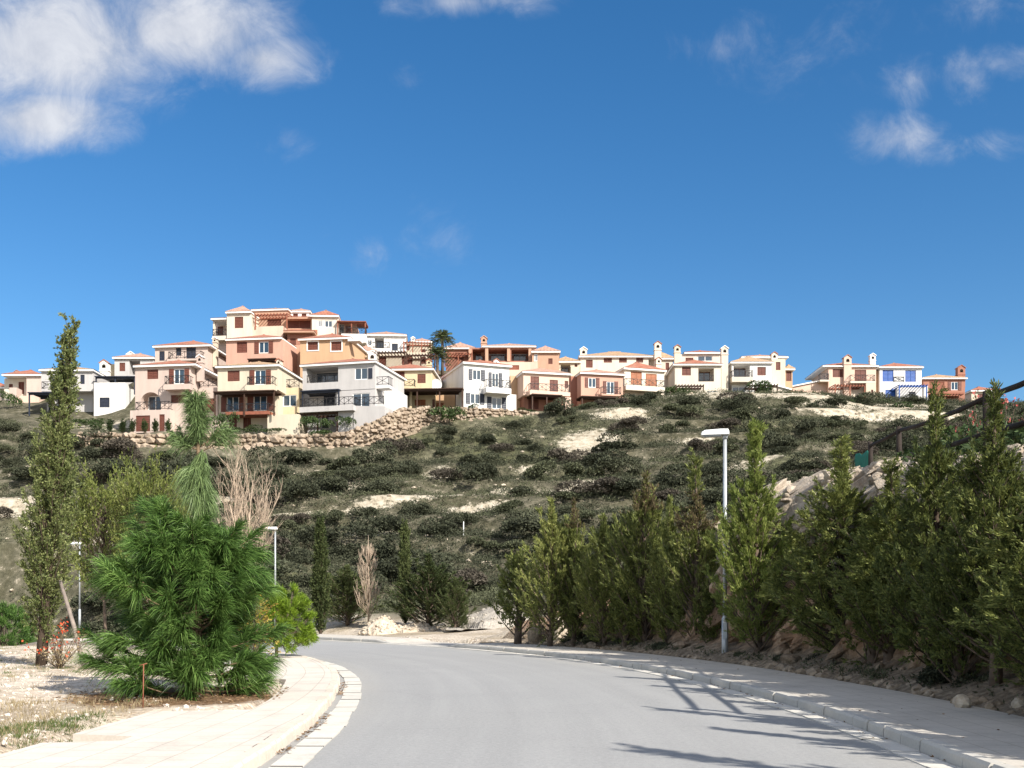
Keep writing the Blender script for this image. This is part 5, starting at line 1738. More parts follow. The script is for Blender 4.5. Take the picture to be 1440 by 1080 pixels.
def puff_bush(seed, mat, n_p=190, per=150):
    rs = np.random.RandomState(seed)
    d = unit(rs.normal(size=(n_p, 3)))
    d[:, 2] = np.where(d[:, 2] < -.55, -d[:, 2], d[:, 2])
    C = np.array([0, 0, .86]) + d * np.array([1.12, 1.12, 1.05]) * (rs.uniform(.45, 1, n_p) ** .5)[:, None] * (1 + .16 * vnoise(d * 2.2, 4))[:, None]
    C[:, 2] = np.maximum(C[:, 2], rs.uniform(.06, .2, n_p))
    k = np.repeat(np.arange(n_p), per)
    D = unit(d[k] * .8 + rs.normal(size=(len(k), 3)) * .55 + np.array([0, 0, .35]))
    P = C[k] + rs.normal(size=(len(k), 3)) * .05
    tubes = [([np.array([0, 0, -.1]), np.array([0, 0, .9])], [.06, .03])] + [([np.array([0, 0, .25 + .5 * rs.uniform()]), C[i] * .6, C[i]], [.018, .012, .006]) for i in range(0, n_p, 3)]
    return tube_mesh('trunk', tubes, M['bark'], 5), leaf_mesh('crown', P, D, .15 * rs.uniform(.6, 1.2, len(k)), .017, mat, rs)


lime = puff_bush(51, G['lime'])
q = at(389, 903, 29.5)
tree('pine_bush', 'round lime green bush right of the big pine beside the pavement', 'bush', (q.x, q.y, 0.1), lime, 'round green bushes', .4, (.88, .88, 1.0))
q = at(8, 878, 62)
tree('pine_bush', 'round dark green bush cut by the left edge of the picture', 'bush', (q.x - .1, q.y, gz(q.x, q.y)), lime, 'round green bushes', 2.4, (1.5, 1.5, 1.75))
for c_ in children([o for o in bpy.data.objects if o.get('label', '').startswith('round dark green bush')][0]):
    if c_.name.startswith('crown'):
        c_.data = c_.data.copy()
        c_.data.materials[0] = G['needle']
# --- airy yellow green trees behind the pine
airy = conifer(5.2, lambda t: 1.9 * math.sin(math.pi * min(1, (t + .05)) ** 1.4) + .15, 110, lambda t: .25 + .5 * t, 95, .13, .45, 55, G['acacia'], M['bark'], t0=.3, spread=.75, curve=.2, bare=.4, tip=.35, trunk_r=.1)
for u, vb, Y, vt, rz, wd, lab in ((150, 886, 52, 700, .3, .85, 'airy yellow green tree behind the tall columnar tree'), (207, 886, 49, 685, 2.0, .72, 'airy yellow green tree behind the left side of the big pine'),
                                  (243, 884, 56, 715, 4.0, .5, 'slender olive tree behind the big pine leader')):
    X = (u - 720) / F * Y
    zb = gz(X, Y)
    tree('airy_tree', lab, 'tree', (X, Y, zb), airy, 'loose trees beyond the dirt lot', rz, (wd, wd, (EYE + (HZ - vt) / F * Y - zb) / 5.2))

# --- cypresses and conifers at the bend
bend_crowns = {}
cyp = conifer(6.2, lambda t: .42 * min(1, .5 + t * 3) * (1 - t) ** .55 + .05, 170, lambda t: 1.2, 210, .12, .42, 61, G['far_conifer'], M['bark_dark'], spread=.35, curve=.1, t0=.03)
for u, vb, Y, vt, rz, wd, ms, h0, lab in (
        (451, 892, 58, 735, 0, 1.0, cyp, 6.2, 'dark narrow cypress at the road bend, left of the leafless poplar'),
        (570, 893, 58, 738, 2, .8, cyp, 6.2, 'thin cypress spire standing in the dark conifer clump at the bend'),
        (489, 892, 62, 795, 1, 1.5, feather2, 4.6, 'dark broad conifer between the narrow cypress and the leafless poplar'),
        (600, 893, 57, 778, .5, 1.65, feather, 5.2, 'broad dark conifer at the bend, right of the thin cypress spire'),
        (640, 894, 55, 812, 3, .85, feather2, 4.6, 'short dark conifer beside the grey gravel heap')):
    X = (u - 720) / F * Y
    zb = gz(X, Y) - .1
    if ms is not cyp:
        if id(ms) not in bend_crowns:
            bend_crowns[id(ms)] = ms[1].copy()
            bend_crowns[id(ms)].materials[0] = G['far_conifer']  # row crowns recoloured with the shade-darkened green
        ms = (ms[0], bend_crowns[id(ms)])
    t_ = tree('conifer_tree' if ms[1] is not cyp[1] else 'cypress_tree', lab, 'tree', (X, Y, zb), ms, 'dark trees at the road bend', rz, (wd, wd, (EYE + (HZ - vt) / F * Y - zb) / h0))

# --- red flowering bush by the columnar tree, and on the bank by the fence
def flower_bush(h, r, seed, leafmat, nf, nl):
    rs = np.random.RandomState(seed)
    tubes, P, D, FP = [], [], [], []
    for k in range(26):
        az = rs.uniform(0, 6.28)
        e = rs.uniform(.5, 1.4)
        d = np.array([math.cos(az) * math.cos(e), math.sin(az) * math.cos(e), math.sin(e)])
        l = h * rs.uniform(.5, 1.05)
        s = np.linspace(0, 1, 5)[:, None]
        pts = d * l * s * np.array([r, r, 1]) + rs.normal(size=(5, 3)) * .02 * s
        tubes.append((list(pts), list(np.linspace(.010, .004, 5))))
        for j in range(nl):
            q = rs.uniform(.2, 1)
            P.append(np.array([np.interp(q, s[:, 0], pts[:, c]) for c in range(3)]) + rs.normal(size=3) * .04)
            D.append(unit(d + rs.normal(size=3)))
        if rs.uniform() < .6:
            for j in range(nf):
                FP.append(pts[-1] + rs.normal(size=3) * .035)
    P, D, FP = np.array(P), np.array(D), np.array(FP)
    return (tube_mesh('trunk', tubes, M['bark'], 4), leaf_mesh('crown', P, D, .06 * rs.uniform(.6, 1.3, len(P)), .03, leafmat, rs), leaf_mesh('flowers', FP, rs.normal(size=FP.shape), .06, .045, G['red'], rs))


fb = flower_bush(1.0, .8, 71, G['straw'], 5, 16)
q = at(84, 948, 24.6)
tree('flowering_bush', 'twiggy bush with red flowers at the foot of the columnar tree', 'bush', (q.x, q.y, .08), fb, None, 0, 1.15)
fb2 = flower_bush(1.6, .6, 72, G['garden'], 7, 60)
fb2[2].materials[0] = G['pink']
for u, Y, k, vt, lab in ((1415, 21.5, 1.0, 535, 'leafy shrub with pink red flower spikes on the bank, behind the nearest fence post'), (1385, 23.5, .9, 545, 'smaller leafy shrub with pink flower spikes on the bank beyond the fence')):
    X = (u - 720) / F * Y
    zb = gz(X, Y)
    tree('flowering_bush', lab, 'bush', (X, Y, zb - .05), fb2, None, k, (1, 1, max(.8, (EYE + (HZ - vt) / F * Y - zb) / 1.6)))


# --- palms
def palm(h, nf, fl, seed):
    rs = np.random.RandomState(seed)
    P, D, Ln = [], [], []
    tubes = [([np.array([0, 0, 0]), np.array([.05, 0, h * .5]), np.array([0, 0, h])], [.24, .2, .2])]
    for k in range(nf):
        az = k * 2.4
        e = 1.35 - 1.75 * k / nf + rs.normal() * .08
        d = np.array([math.cos(az) * math.cos(e), math.sin(az) * math.cos(e), math.sin(e)])
        s = np.linspace(0, 1, 9)
        pts = np.array([0, 0, h]) + d * fl * s[:, None] + np.array([0, 0, -1.0]) * (fl * .45 * s ** 2)[:, None]
        tubes.append((list(pts), list(np.linspace(.03, .008, 9))))
        side = unit(np.cross(d, np.array([0, 0, 1.0])))
        m = 46
        q = rs.uniform(.15, 1, m)
        b = np.stack([np.interp(q, s, pts[:, c]) for c in range(3)], 1)
        sg = np.where(rs.uniform(size=m) < .5, -1, 1)[:, None]
        P.append(b)
        D.append(unit(side * sg + d * .7 + np.array([0, 0, -.35]) + rs.normal(size=(m, 3)) * .15))
        Ln.append(fl * .30 * (1.15 - q * .5))
    P, D, Ln = np.concatenate(P), np.concatenate(D), np.concatenate(Ln)
    return tube_mesh('trunk', tubes, M['bark'], 6), leaf_mesh('crown', P, D, Ln, .07, G['palm'], rs)


pm = palm(5.0, 40, 1.9, 81)
for u, v, Y, k, rz, lab in ((622, 476, 147, 1.05, 0, 'taller palm standing on the crest between the yellow house and the terracotta loggia house'), (615, 499, 143, 1.05, 1.0, 'shorter palm in front of and below the taller palm')):
    c = at(u, v, Y)
    tree('palm_tree', lab, 'palm', (c.x, c.y, c.z - 5.0 * k), pm, 'palms on the crest', rz, k)


# --- hillside scrub
def shrub_mesh(seed, mat, n=3600, leaf=.135):
    rs = np.random.RandomState(seed)
    nl = rs.randint(4, 8)
    C = np.stack([rs.normal(size=nl) * .42, rs.normal(size=nl) * .42, rs.uniform(.15, .55, nl)], 1)
    Rr = rs.uniform(.28, .6, nl)
    k = rs.randint(0, nl, n)
    d = unit(rs.normal(size=(n, 3)))
    d[:, 2] = np.abs(d[:, 2]) * 1.0 - .25 * (rs.uniform(size=n) < .35)
    d = unit(d)
    P = C[k] + d * (Rr[k] * rs.uniform(.55, 1.06, n) ** .6)[:, None] * np.array([1.1, 1.1, .85])
    P[:, 2] = np.maximum(P[:, 2], -.05)
    D = unit(d * .6 + rs.normal(size=(n, 3)) * .6 + np.array([0, 0, .35]))
    l = leaf * rs.uniform(.35, 1.0, n) ** 1.2
    return leaf_mesh('shrub', P - D * (l * .4)[:, None], D, l, l * .55, mat, rs)


SH = [shrub_mesh(100 + i, m) for i, m in enumerate([G['scrub'], G['scrub'], G['scrub_olive'], G['scrub'], G['scrub_olive'], G['scrub_brown'], G['scrub']])]
rs = np.random.RandomState(77)
cand = []
tries = 0
gridc = {}
while len(cand) < 285 and tries < 20000:
    tries += 1
    Y = rs.uniform(72, 150)
    u = rs.uniform(-60, 1480)
    X = (u - 720) / F * Y
    rimY = np.interp(u, [0, 130, 250, 500, 620, 760, 880, 1000, 1130, 1250, 1440], [124, 113, 112.5, 112, 121, 126, 137, 140, 141, 153, 158])
    if Y > rimY:
        continue
    big = rs.uniform(1.0, 2.3) * (1.15 if Y < 115 else .95)
    bw = bare_w(np.array([X]), np.array([Y]))[0]
    if bw > .25 or track_d(np.array([X]), np.array([Y]))[0] < 1.2 + big * .35:
        continue
    if u < 85 and 78 < Y < 101 and rs.uniform() < .9:
        continue
    if any((X - a) ** 2 + (Y - c) ** 2 < (.62 * (big + r2)) ** 2 for a, c, r2 in cand):
        continue
    cand.append((X, Y, big))
XY = np.array(cand)
ZZ = ground_z(XY[:, 0], XY[:, 1])
for (X, Y, s), z in zip(cand, ZZ):
    i = rs.randint(0, len(SH))
    o = link('scrub_bush', SH[i], None, (X, Y, z - .12), rs.uniform(0, 6.28), (s * rs.uniform(.95, 1.4), s * rs.uniform(.95, 1.25), s * rs.uniform(.7, 1.1)))
    tag(o, 'dark rounded evergreen bush scattered on the rocky slope below the houses', 'bush', 'scrub bushes on the hillside')

# low undergrowth between them: one mass
rs = np.random.RandomState(78)
n = 16500
Y = rs.uniform(66, 158, n)
u = rs.uniform(-80, 1500, n)
X = (u - 720) / F * Y
rim = np.interp(u, [0, 130, 250, 500, 620, 760, 880, 1000, 1130, 1250, 1440], [130, 114, 113, 112, 122, 127, 139, 147, 149, 158, 162])
keep = (Y < rim) & ((bare_w(X, Y) < rs.uniform(.05, .8, n))) & (track_d(X, Y) > .9)
lat_, ix_ = lateral(X, Y)
keep &= (lat_ > BACK + 3) & ~((u < 90) & (Y > 80) & (Y < 101) & (rs.uniform(size=n) < .82))
X, Y = X[keep], Y[keep]
Z = ground_z(X, Y)
PP, DD, LL = [], [], []
for x, y, z in zip(X, Y, Z):
    r_ = rs.uniform(.25, 1.05)
    m = int(130 * r_ ** 1.5 + 16)
    d = unit(rs.normal(size=(m, 3)))
    d[:, 2] = np.abs(d[:, 2])
    PP.append(np.array([x, y, z - .08]) + d * r_ * rs.uniform(.4, 1, m)[:, None] * np.array([1.2, 1.2, .7]))
    DD.append(unit(d + rs.normal(size=(m, 3)) * .7))
    LL.append(rs.uniform(.07, .2, m))
PP, DD, LL = np.concatenate(PP), np.concatenate(DD), np.concatenate(LL)
half = (vnoise(PP * .12, 5) > 0.15)
tag(link('undergrowth', leaf_mesh('undergrowth', PP[~half], DD[~half], LL[~half], LL[~half] * .5, G['scrub'], rs)), 'low dark scrub covering the hillside', kind='stuff')
tag(link('undergrowth', leaf_mesh('undergrowth', PP[half], DD[half], LL[half], LL[half] * .5, G['scrub_olive'], rs)), 'low olive scrub covering the hillside', kind='stuff')

# stones lying about on the slope
rs = np.random.RandomState(79)
n = 2600
Y = rs.uniform(70, 160, n)
u = rs.uniform(-60, 1480, n)
X = (u - 720) / F * Y
bw = bare_w(X, Y)
rim = np.interp(u, [0, 130, 250, 500, 620, 760, 880, 1000, 1130, 1250, 1440], [128, 114, 113, 112, 123, 127, 138, 148, 150, 158, 162])
keep = (Y < rim) & ((bw > .15) | (rs.uniform(size=n) < .35))
X, Y = X[keep], Y[keep]
Z = ground_z(X, Y)
tag(link('scattered_stones', rock_set('scattered_stones', np.stack([X, Y, Z + .02], 1), rs.uniform(.08, .40, len(X)) ** 1.35, M['rock'], rs, 1, .55, .4)), 'pale limestone pieces strewn over the slope', kind='stuff')


# --- boulder retaining walls under the houses
def boulder_wall(label, pts, thick=.7, rock=(.42, .62), seed=0, mat='wallrock'):
    """pts: list of (u, v_top, v_bottom, Y)"""
    rs = np.random.RandomState(seed)
    A = [(at(u, vt, Y), at(u, vb, Y)) for u, vt, vb, Y in pts]
    C_, S_ = [], []
    core = MB()
    for (t0, b0), (t1, b1) in zip(A[:-1], A[1:]):
        ln = (b1 - b0).length
        n = max(2, int(ln / (rock[0] * 1.25)))
        for i in range(n):
            f = (i + .5) / n
            tp, bt = t0.lerp(t1, f), b0.lerp(b1, f)
            hgt = tp.z - bt.z + .5
            rows = max(1, int(round(hgt / (rock[0] * 1.05))))
            for j in range(rows):
                g_ = (j + .5) / rows
                p = bt.lerp(tp, g_)
                C_.append((p.x + rs.normal() * .10, p.y + .18 * g_ * hgt - .1 + rs.normal() * .06, bt.z - .5 + hgt * g_ + rs.normal() * .05))
                S_.append(rs.uniform(rock[0] * .65, rock[1] * 1.3) * .58)
        core.quad((b0.x, b0.y + .1, b0.z - .8), (b1.x, b1.y + .1, b1.z - .8), (t1.x, t1.y + .35, t1.z - .1), (t0.x, t0.y + .35, t0.z - .1))
        core.quad((t0.x, t0.y + .35, t0.z - .1), (t1.x, t1.y + .35, t1.z - .1), (t1.x, t1.y + 1.6, t1.z - .15), (t0.x, t0.y + 1.6, t0.z - .15))
    me = rock_set('stone_retaining_wall', np.array(C_), np.array(S_), M[mat], rs, 1, .74, .42)
    o = tag(link('stone_retaining_wall', me), label, 'stone wall')
    core.build('backing', M['rubble'], o)
    return o


boulder_wall('long low wall of large brown boulders below the three storey houses at left', [(108, 606, 622, 115), (180, 608, 626, 115), (260, 610, 628, 115), (345, 609, 629, 115), (420, 610, 630, 115), (490, 607, 627, 115.3)], .7, (.55, .85), 1)
boulder_wall('rough pale stone ramp wall climbing right beside the ramped white garden wall', [(484, 606, 626, 114.8), (512, 596, 621, 115.2), (540, 583, 614, 115.8), (566, 572, 605, 118.5), (592, 572, 598, 122.5)], .7, (.4, .65), 2)
boulder_wall('pale stone terrace wall under the yellow house and the white navy shuttered house', [(590, 572, 597, 124.2), (640, 572, 592, 125.2), (690, 573, 590, 126.4), (740, 577, 592, 127.6), (768, 583, 593, 128)], .7, (.36, .6), 3)
boulder_wall('long beige stone terrace wall on the slope below the cream and blue shuttered houses', [(1165, 590, 606, 129.5), (1215, 590, 608, 129.5), (1262, 591, 612, 129.5), (1310, 593, 616, 129.5)], .7, (.35, .55), 4, 'rock_white')

# --- garden plants along the wall tops
hm = shrub_mesh(301, G['garden'], 1100, .16)
hm2 = shrub_mesh(302, G['garden'], 1100, .2)
gcyp = conifer(2.2, lambda t: .42 * (1 - t) ** .7 + .04, 50, lambda t: 1.1, 160, .12, .4, 303, G['garden'], M['bark'])
for u, vb, Y, w, hh, lab in (
        (312, 606, 118, 1.5, 2.6, 'dark rounded tree-like shrub beside the cream pergola house'), (331, 607, 117.6, 1.6, .75, 'clipped low hedge below the cream pergola house, left end'),
        (358, 607, 117.6, 1.7, .75, 'clipped low hedge below the cream pergola house, middle'), (385, 607, 117.6, 1.6, .7, 'clipped low hedge below the cream pergola house, right end'),
        (435, 602, 118, 1.4, 1.9, 'straggly shrub under the lower pergola of the greyish white house'), (455, 602, 118.2, 1.2, 1.6, 'leafy shrub at the right post of the lower pergola'),
        (487, 601, 117.5, 1.2, 1.7, 'grey green shrub in front of the ramped white garden wall'), (664, 577, 127.5, 1.0, .9, 'rounded dark green shrub on the terrace below the white navy shuttered house'),
        (638, 583, 126.2, 1.6, 1.3, 'dark shrub growing over the pale terrace wall'), (625, 592, 124, 2.4, 2.0, 'large dark shrub hanging over the foot of the pale terrace wall'),
        (948, 556, 148, 1.8, 1.5, 'bright green shrub at the left corner of the white penthouse house'), (962, 556, 148, 1.6, 1.0, 'low green shrub under the pergola of the white penthouse house'),
        (128, 598, 126, 2.2, 1.0, 'green shrub on the terrace below the carport house'), (137, 604, 119, 1.6, 1.0, 'grey green shrub left of the row of small conifers'),
        (452, 612, 115.4, 1.6, .9, 'brown dry shrub trailing over the boulder wall'), (16, 572, 138, 1.6, 2.4, 'dark upright shrub in front of the low cream house'),
        (1072, 552, 149, 2.0, 1.9, 'grey leafless looking shrub in front of the round ended terrace'), (1200, 578, 146, 2.4, 1.8, 'dark green bush on the pale slope below the cream red roofed house'),
        (1243, 574, 150, 1.9, 1.5, 'dark bush right below the blue shuttered house'), (1262, 582, 144, 2.5, 1.6, 'broad bush on the slope below the blue pergola'), (1150, 588, 141, 2.2, 1.8, 'tall dark bush at the left end of the beige terrace wall'),
        (745, 580, 130, 1.2, .7, 'small green shrub in front of the salmon house'), (1290, 576, 150, 2.2, 1.4, 'olive bush in front of the terracotta house')):
    p = at(u, vb, Y)
    me = hm if w < 1.8 else hm2
    zb = max(gz(p.x, p.y), p.z - 1.0) if vb > 0 else p.z
    o = link('garden_shrub', me, None, (p.x, p.y, p.z - .15), u * .37, (w, w * .9, hh))
    tag(o, lab, 'shrub', 'garden shrubs in front of the houses')
for k, (u, lab) in enumerate(((154, 'first'), (172, 'second'), (186, 'third'), (204, 'fourth'), (219, 'fifth'), (236, 'sixth'))):
    p = at(u, 609, 117.4)
    tree('small_conifer', '%s small clipped conifer from the left on top of the boulder wall' % lab, 'tree', (p.x, p.y, p.z - .2), gcyp, 'small conifers on the boulder wall', u * 1.3, (.9, .9, .62))


# --- heaps at the bend
def heap(name, label, u0, u1, vt, vb, Y, mat, seed, dep=3.0, chips=220):
    rs = np.random.RandomState(seed)
    a, c = at(u0, vb, Y), at(u1, vb, Y)
    cx, rx = (a.x + c.x) / 2, (c.x - a.x) / 2
    H = EYE + (HZ - vt) / F * Y
    zb = gz(cx, Y)
    H = (H - zb) * 1.4
    n = 46
    gxx, gyy = np.meshgrid(np.linspace(-1.15, 1.15, n), np.linspace(-1.15, 1.15, n))
    p = np.stack([gxx.ravel(), gyy.ravel(), np.zeros(n * n)], 1)
    r = np.hypot(p[:, 0], p[:, 1]) + .16 * vnoise(p * 1.6 + seed, 3)
    z = H * np.clip(1 - r, -0.2, 1) ** 1.0 if True else 0
    z = np.where(r < 1, H * np.power(np.clip(1 - r, 0, 1), .85), -.3) + .06 * H * vnoise(p * 5, 4) + .03 * vnoise(p * 14, 5)
    V = np.stack([p[:, 0] * rx, p[:, 1] * dep, z], 1)
    g_ = np.arange(n * n).reshape(n, n)
    f = np.stack([g_[:-1, :-1], g_[:-1, 1:], g_[1:, 1:], g_[1:, :-1]], -1).reshape(-1, 4)
    root = link(name, np_mesh(name, V, f, mat, True), None, (cx, Y, zb))
    k = rs.randint(0, n * n, chips)
    k = k[r[k] < 1.02]
    link('loose_stones', rock_set('loose_stones', V[k] + np.array([0, 0, .0]), rs.uniform(.04, .16, len(k)), mat, rs), root)['kind'] = 'stuff'
    return tag(root, label, 'gravel heap')


heap('gravel_heap', 'large heap of grey gravel beside the short dark conifer', 640, 752, 856, 895, 57, M['gravel_grey'], 1, 3.0)
heap('gravel_heap', 'low pale stone heap at the foot of the leafless poplar', 502, 576, 872, 893, 57, M['rock'], 2, 1.6)
heap('gravel_heap', 'low pale stone heap in front of the broad dark conifer', 556, 618, 877, 893, 57, M['rock'], 3, 1.4)
for u0, u1, vt, Y, lab, sd in ((742, 768, 872, 38.2, 'brown boulder at the foot of the first roadside conifer', 4), (770, 800, 862, 38.0, 'pale jagged boulder behind the first roadside conifer', 5)):
    c = at((u0 + u1) / 2, 900, Y)
    s_ = (u1 - u0) / 2 * Y / F
    rsx = np.random.RandomState(sd)
    top = EYE + (HZ - vt) / F * Y
    me = rock_set('boulder', np.zeros((1, 3)), np.array([1.0]), M['rock'] if sd == 5 else M['rubble'], rsx, 3, 1.0, .3)
    tag(link('boulder', me, None, (c.x, Y, top * .42), 0, (s_, s_, top * .62)), lab, 'boulder')


# ------------------------------------------------------------------ lamps, fence, marker
def street_lamp(label, X, Y, H, rz=0.0):
    r = empty('street_lamp', (X, Y, max(.1, gz(X, Y))), rz)
    tag(r, label, 'street lamp', 'street lamps along the road')
    m = MB()
    m.tube([(0, 0, -.3), (0, 0, 1.05)], .085, 14)
    m.tube([(0, 0, 1.05), (0, 0, 1.12)], [.085, .058], 14, False)
    m.tube([(0, 0, 1.12), (0, 0, H - .08)], [.058, .048], 14)
    po = m.build('pole', M['metal'], r, True)
    m = MB(); m.box(-.05, .05, -.092, -.084, .55, .95); m.build('service_door', M['metal'], po)
    # flat white head reaching over the road: wedge with a rounded nose
    m = MB()
    prof = [(-.60, -.02), (-.58, .06), (-.50, .105), (-.1, .125), (.08, .12), (.11, .06), (.11, -.02)]
    w = .155
    n = len(prof)
    for yy, sh in ((-w, .9), (-w * .8, 1.0), (w * .8, 1.0), (w, .9)):
        m.v += [(x * (1.0 if sh == 1 else .98), yy, z * sh + H) for x, z in prof]
    for i in range(3):
        for j in range(n):
            a, b_ = i * n + j, i * n + (j + 1) % n
            m.f.append((a, b_, b_ + n, a + n))
    m.f += [tuple(range(n)), tuple(reversed(range(3 * n, 4 * n)))]
    hd = m.build('lamp_head', M['lampwhite'], r)
    m = MB(); m.box(-.54, -.10, -.12, .12, H - .06, H - .021); m.build('diffuser', M['lens'], hd)
    m = MB(); m.tube([(0, 0, H - .12), (0, 0, H - .02)], .07, 12); m.build('collar', M['metal'], r, True)
    return r


street_lamp('tall grey street lamp with a flat white head among the conifers on the right pavement', 5.45, 27.3, 5.78, R(-12))
street_lamp('street lamp with a flat white head behind the round lime green bush', (387 - 720) / F * 60, 60, 5.7, R(20))
street_lamp('most distant street lamp, small, beside the tall columnar tree', (112 - 720) / F * 75, 75, 5.7, R(35))
# small white marker post half way up the slope
c = at(652, 752, 88)
m = MB(); m.box(-.035, .035, -.035, .035, -.4, 1.0); m.quad((-.035, -.035, 1.0), (.035, -.035, 1.0), (0, 0, 1.1)); m.quad((.035, -.035, 1.0), (.035, .035, 1.0), (0, 0, 1.1)); m.quad((.035, .035, 1.0), (-.035, .035, 1.0), (0, 0, 1.1)); m.quad((-.035, .035, 1.0), (-.035, -.035, 1.0), (0, 0, 1.1))
tag(m.build('marker_post', M['lampwhite'], None, False, (c.x, c.y, gz(c.x, c.y))), 'thin white marker post among the scrub half way up the slope', 'marker post')
# thin rusty rod at the pavement edge
c = at(201, 997, 15.2)
m = MB(); m.tube([(0, 0, -.1), (.01, 0, .62)], .008, 6); m.tube([(-.05, 0, .60), (.06, 0, .63)], .007, 6)
tag(m.build('iron_rod', M['wood_rust'], None, True, (c.x, c.y, .12)), 'thin rusty iron rod stuck in the ground beside the left pavement', 'rod')

# log fence on the bank
fr = empty('log_fence', (8.2, 18, 0))
tag(fr, 'dark log rail fence climbing along the top of the bank at right', 'fence')
FP = [at(1224, 625, 28.6), at(1264, 604, 24.6), at(1310, 590, 21.4), at(1387, 556, 17.6), at(1476, 520, 14.6), at(1610, 470, 11.6)]
for i, p in enumerate(FP):
    g_ = gz(p.x, p.y)
    m = MB()
    m.tube([(p.x, p.y, min(g_, p.z - 1.2) - .6), (p.x + .01, p.y, p.z - .6), (p.x, p.y, p.z + .07)], [.07, .064, .058], 9)
    m.build('post', M['log'], fr, True, loc=-Vector(fr.location))
for i, (p, q) in enumerate(zip(FP[:-1], FP[1:])):
    d_ = (q - p).normalized() * .12
    for dz, lbl in ((-.03, 0), (-.62, 1)):
        if lbl and i in (0,):
            continue
        a, b_ = p + Vector((0, -.11, dz)) - d_, q + Vector((0, -.11, dz)) + d_
        m = MB()
        m.tube([tuple(a), tuple(a.lerp(b_, .5) + Vector((0, 0, -.02))), tuple(b_)], [.044, .048, .042], 8)
        m.build('rail', M['log'], fr, True, loc=-Vector(fr.location))
# green shade net beyond the first posts
a, b_ = at(1203, 645, 31.0), at(1222, 640, 28.9)
m = MB()
K = 10
for j in range(K + 1):
    for i in range(K + 1):
        f = i / K
        p = a.lerp(b_, f)
        m.v.append((p.x, p.y + .06 * math.sin(f * 14 + j), p.z - .95 * j / K + .1 + .04 * math.sin(f * 9)))
for j in range(K):
    for i in range(K):
        q = j * (K + 1) + i
        m.f.append((q, q + 1, q + K + 2, q + K + 1))
o = m.build('shade_net', M['net'], None, True)
sm = o.modifiers.new('thickness', 'SOLIDIFY'); sm.thickness = .012
tag(o, 'green shade net hung at the far end of the log fence', 'net')


# ------------------------------------------------------------------ small ground cover near the camera
rs = np.random.RandomState(90)
# stone chips on the left lot
n = 5200
Y = 9.5 + 26 * rs.uniform(size=n) ** 1.7
X = rs.uniform(-13.5, -3.4, n) * (.6 + Y / 40)
lat_, ix_ = lateral(X, Y)
inn = inner[ix_]
ok = (lat_ < inn - .05)
ok &= ~((np.hypot(X + 5.2, Y - 17.4) < 2.2) & (rs.uniform(size=n) < .8))
X, Y = X[ok], Y[ok]
Z = ground_z(X, Y)
tag(link('gravel', rock_set('gravel', np.stack([X, Y, Z + .004], 1), .012 + .045 * rs.uniform(size=len(X)) ** 3.6, M['gravel_pale'], rs, 1, .7, .3)), 'pale stone chips strewn on the dirt lot', kind='stuff')


def blades(name, label, XY, mat, hgt, per, seed, spread=.10, w=.007):
    rs = np.random.RandomState(seed)
    Z = ground_z(XY[:, 0], XY[:, 1])
    k = np.repeat(np.arange(len(XY)), per)
    a = rs.uniform(0, 6.28, len(k))
    r = np.abs(rs.normal(size=len(k))) * spread
    P = np.stack([XY[k, 0] + np.cos(a) * r, XY[k, 1] + np.sin(a) * r, Z[k] - .01], 1)
    D = unit(np.stack([np.cos(a) * rs.uniform(.1, .9, len(k)), np.sin(a) * rs.uniform(.1, .9, len(k)), np.ones(len(k))], 1))
    tag(link(name, leaf_mesh(name, P, D, hgt * rs.uniform(.4, 1.2, len(k)), w, mat, rs)), label, kind='stuff')


def spots(n, boxes, seed):
    rs = np.random.RandomState(seed)
    out = []
    for x0, x1, y0, y1, k in boxes:
        out.append(np.stack([rs.uniform(x0, x1, k), rs.uniform(y0, y1, k)], 1))
    P = np.concatenate(out)
    lat_, ix_ = lateral(P[:, 0], P[:, 1])
    return P[(lat_ < inner[ix_] - .03) | (lat_ > BACK + .1)]


blades('grass', 'short green grass tufts on the dirt lot', spots(0, [(-6.0, -5.1, 11.6, 13.2, 70), (-5.6, -4.6, 12.8, 14.2, 60), (-14, -7, 22, 34, 260), (-7.4, -5.6, 10.6, 12.4, 70), (-20, -9, 34, 46, 200), (-5.3, -4.3, 11.1, 11.7, 40)], 1), G['grass'], .08, 26, 91)
blades('dry_grass', 'dry straw grass on the dirt lot', spots(0, [(-9, -5.1, 10.5, 16, 420), (-16, -6, 16, 30, 420), (-30, -10, 30, 60, 350), (-5.2, -4.3, 11.05, 11.75, 60)], 2), G['straw'], .11, 16, 92)
# pine needles and dead leaves under the big pine, and leaf litter in the left gutter gap
n = 2000
a = rs.uniform(0, 6.28, n); r_ = 1.9 * np.sqrt(rs.uniform(size=n))
P = np.stack([-5.3 + np.cos(a) * r_, 17.2 + np.sin(a) * r_ * 1.1, np.zeros(n)], 1)
P[:, 2] = ground_z(P[:, 0], P[:, 1]) + .012
lat_, ix_ = lateral(P[:, 0], P[:, 1])
P = P[lat_ < inner[ix_] + .12]
P[:, 2] = np.maximum(P[:, 2], .15)
D = rs.normal(size=P.shape) * np.array([1, 1, .12])
seg = rs.choice(np.arange(iy(9), iy(34)), 900)
seg = seg[(vnoise(np.stack([RS[seg] * .8, 0 * seg, 0 * seg], 1), 6) > 0.0)]
dd = -RW[seg] + .01 + .12 * rs.uniform(size=len(seg)) ** 1.2
G2 = np.concatenate([RK[seg] + NRM[seg] * dd[:, None], np.full((len(seg), 1), .016)], 1)
seg2 = rs.choice(np.arange(iy(6), iy(36)), 260)
d2 = np.where(rs.uniform(size=len(seg2)) < .6, -.16 * rs.uniform(size=len(seg2)), .2 + 1.9 * rs.uniform(size=len(seg2)))
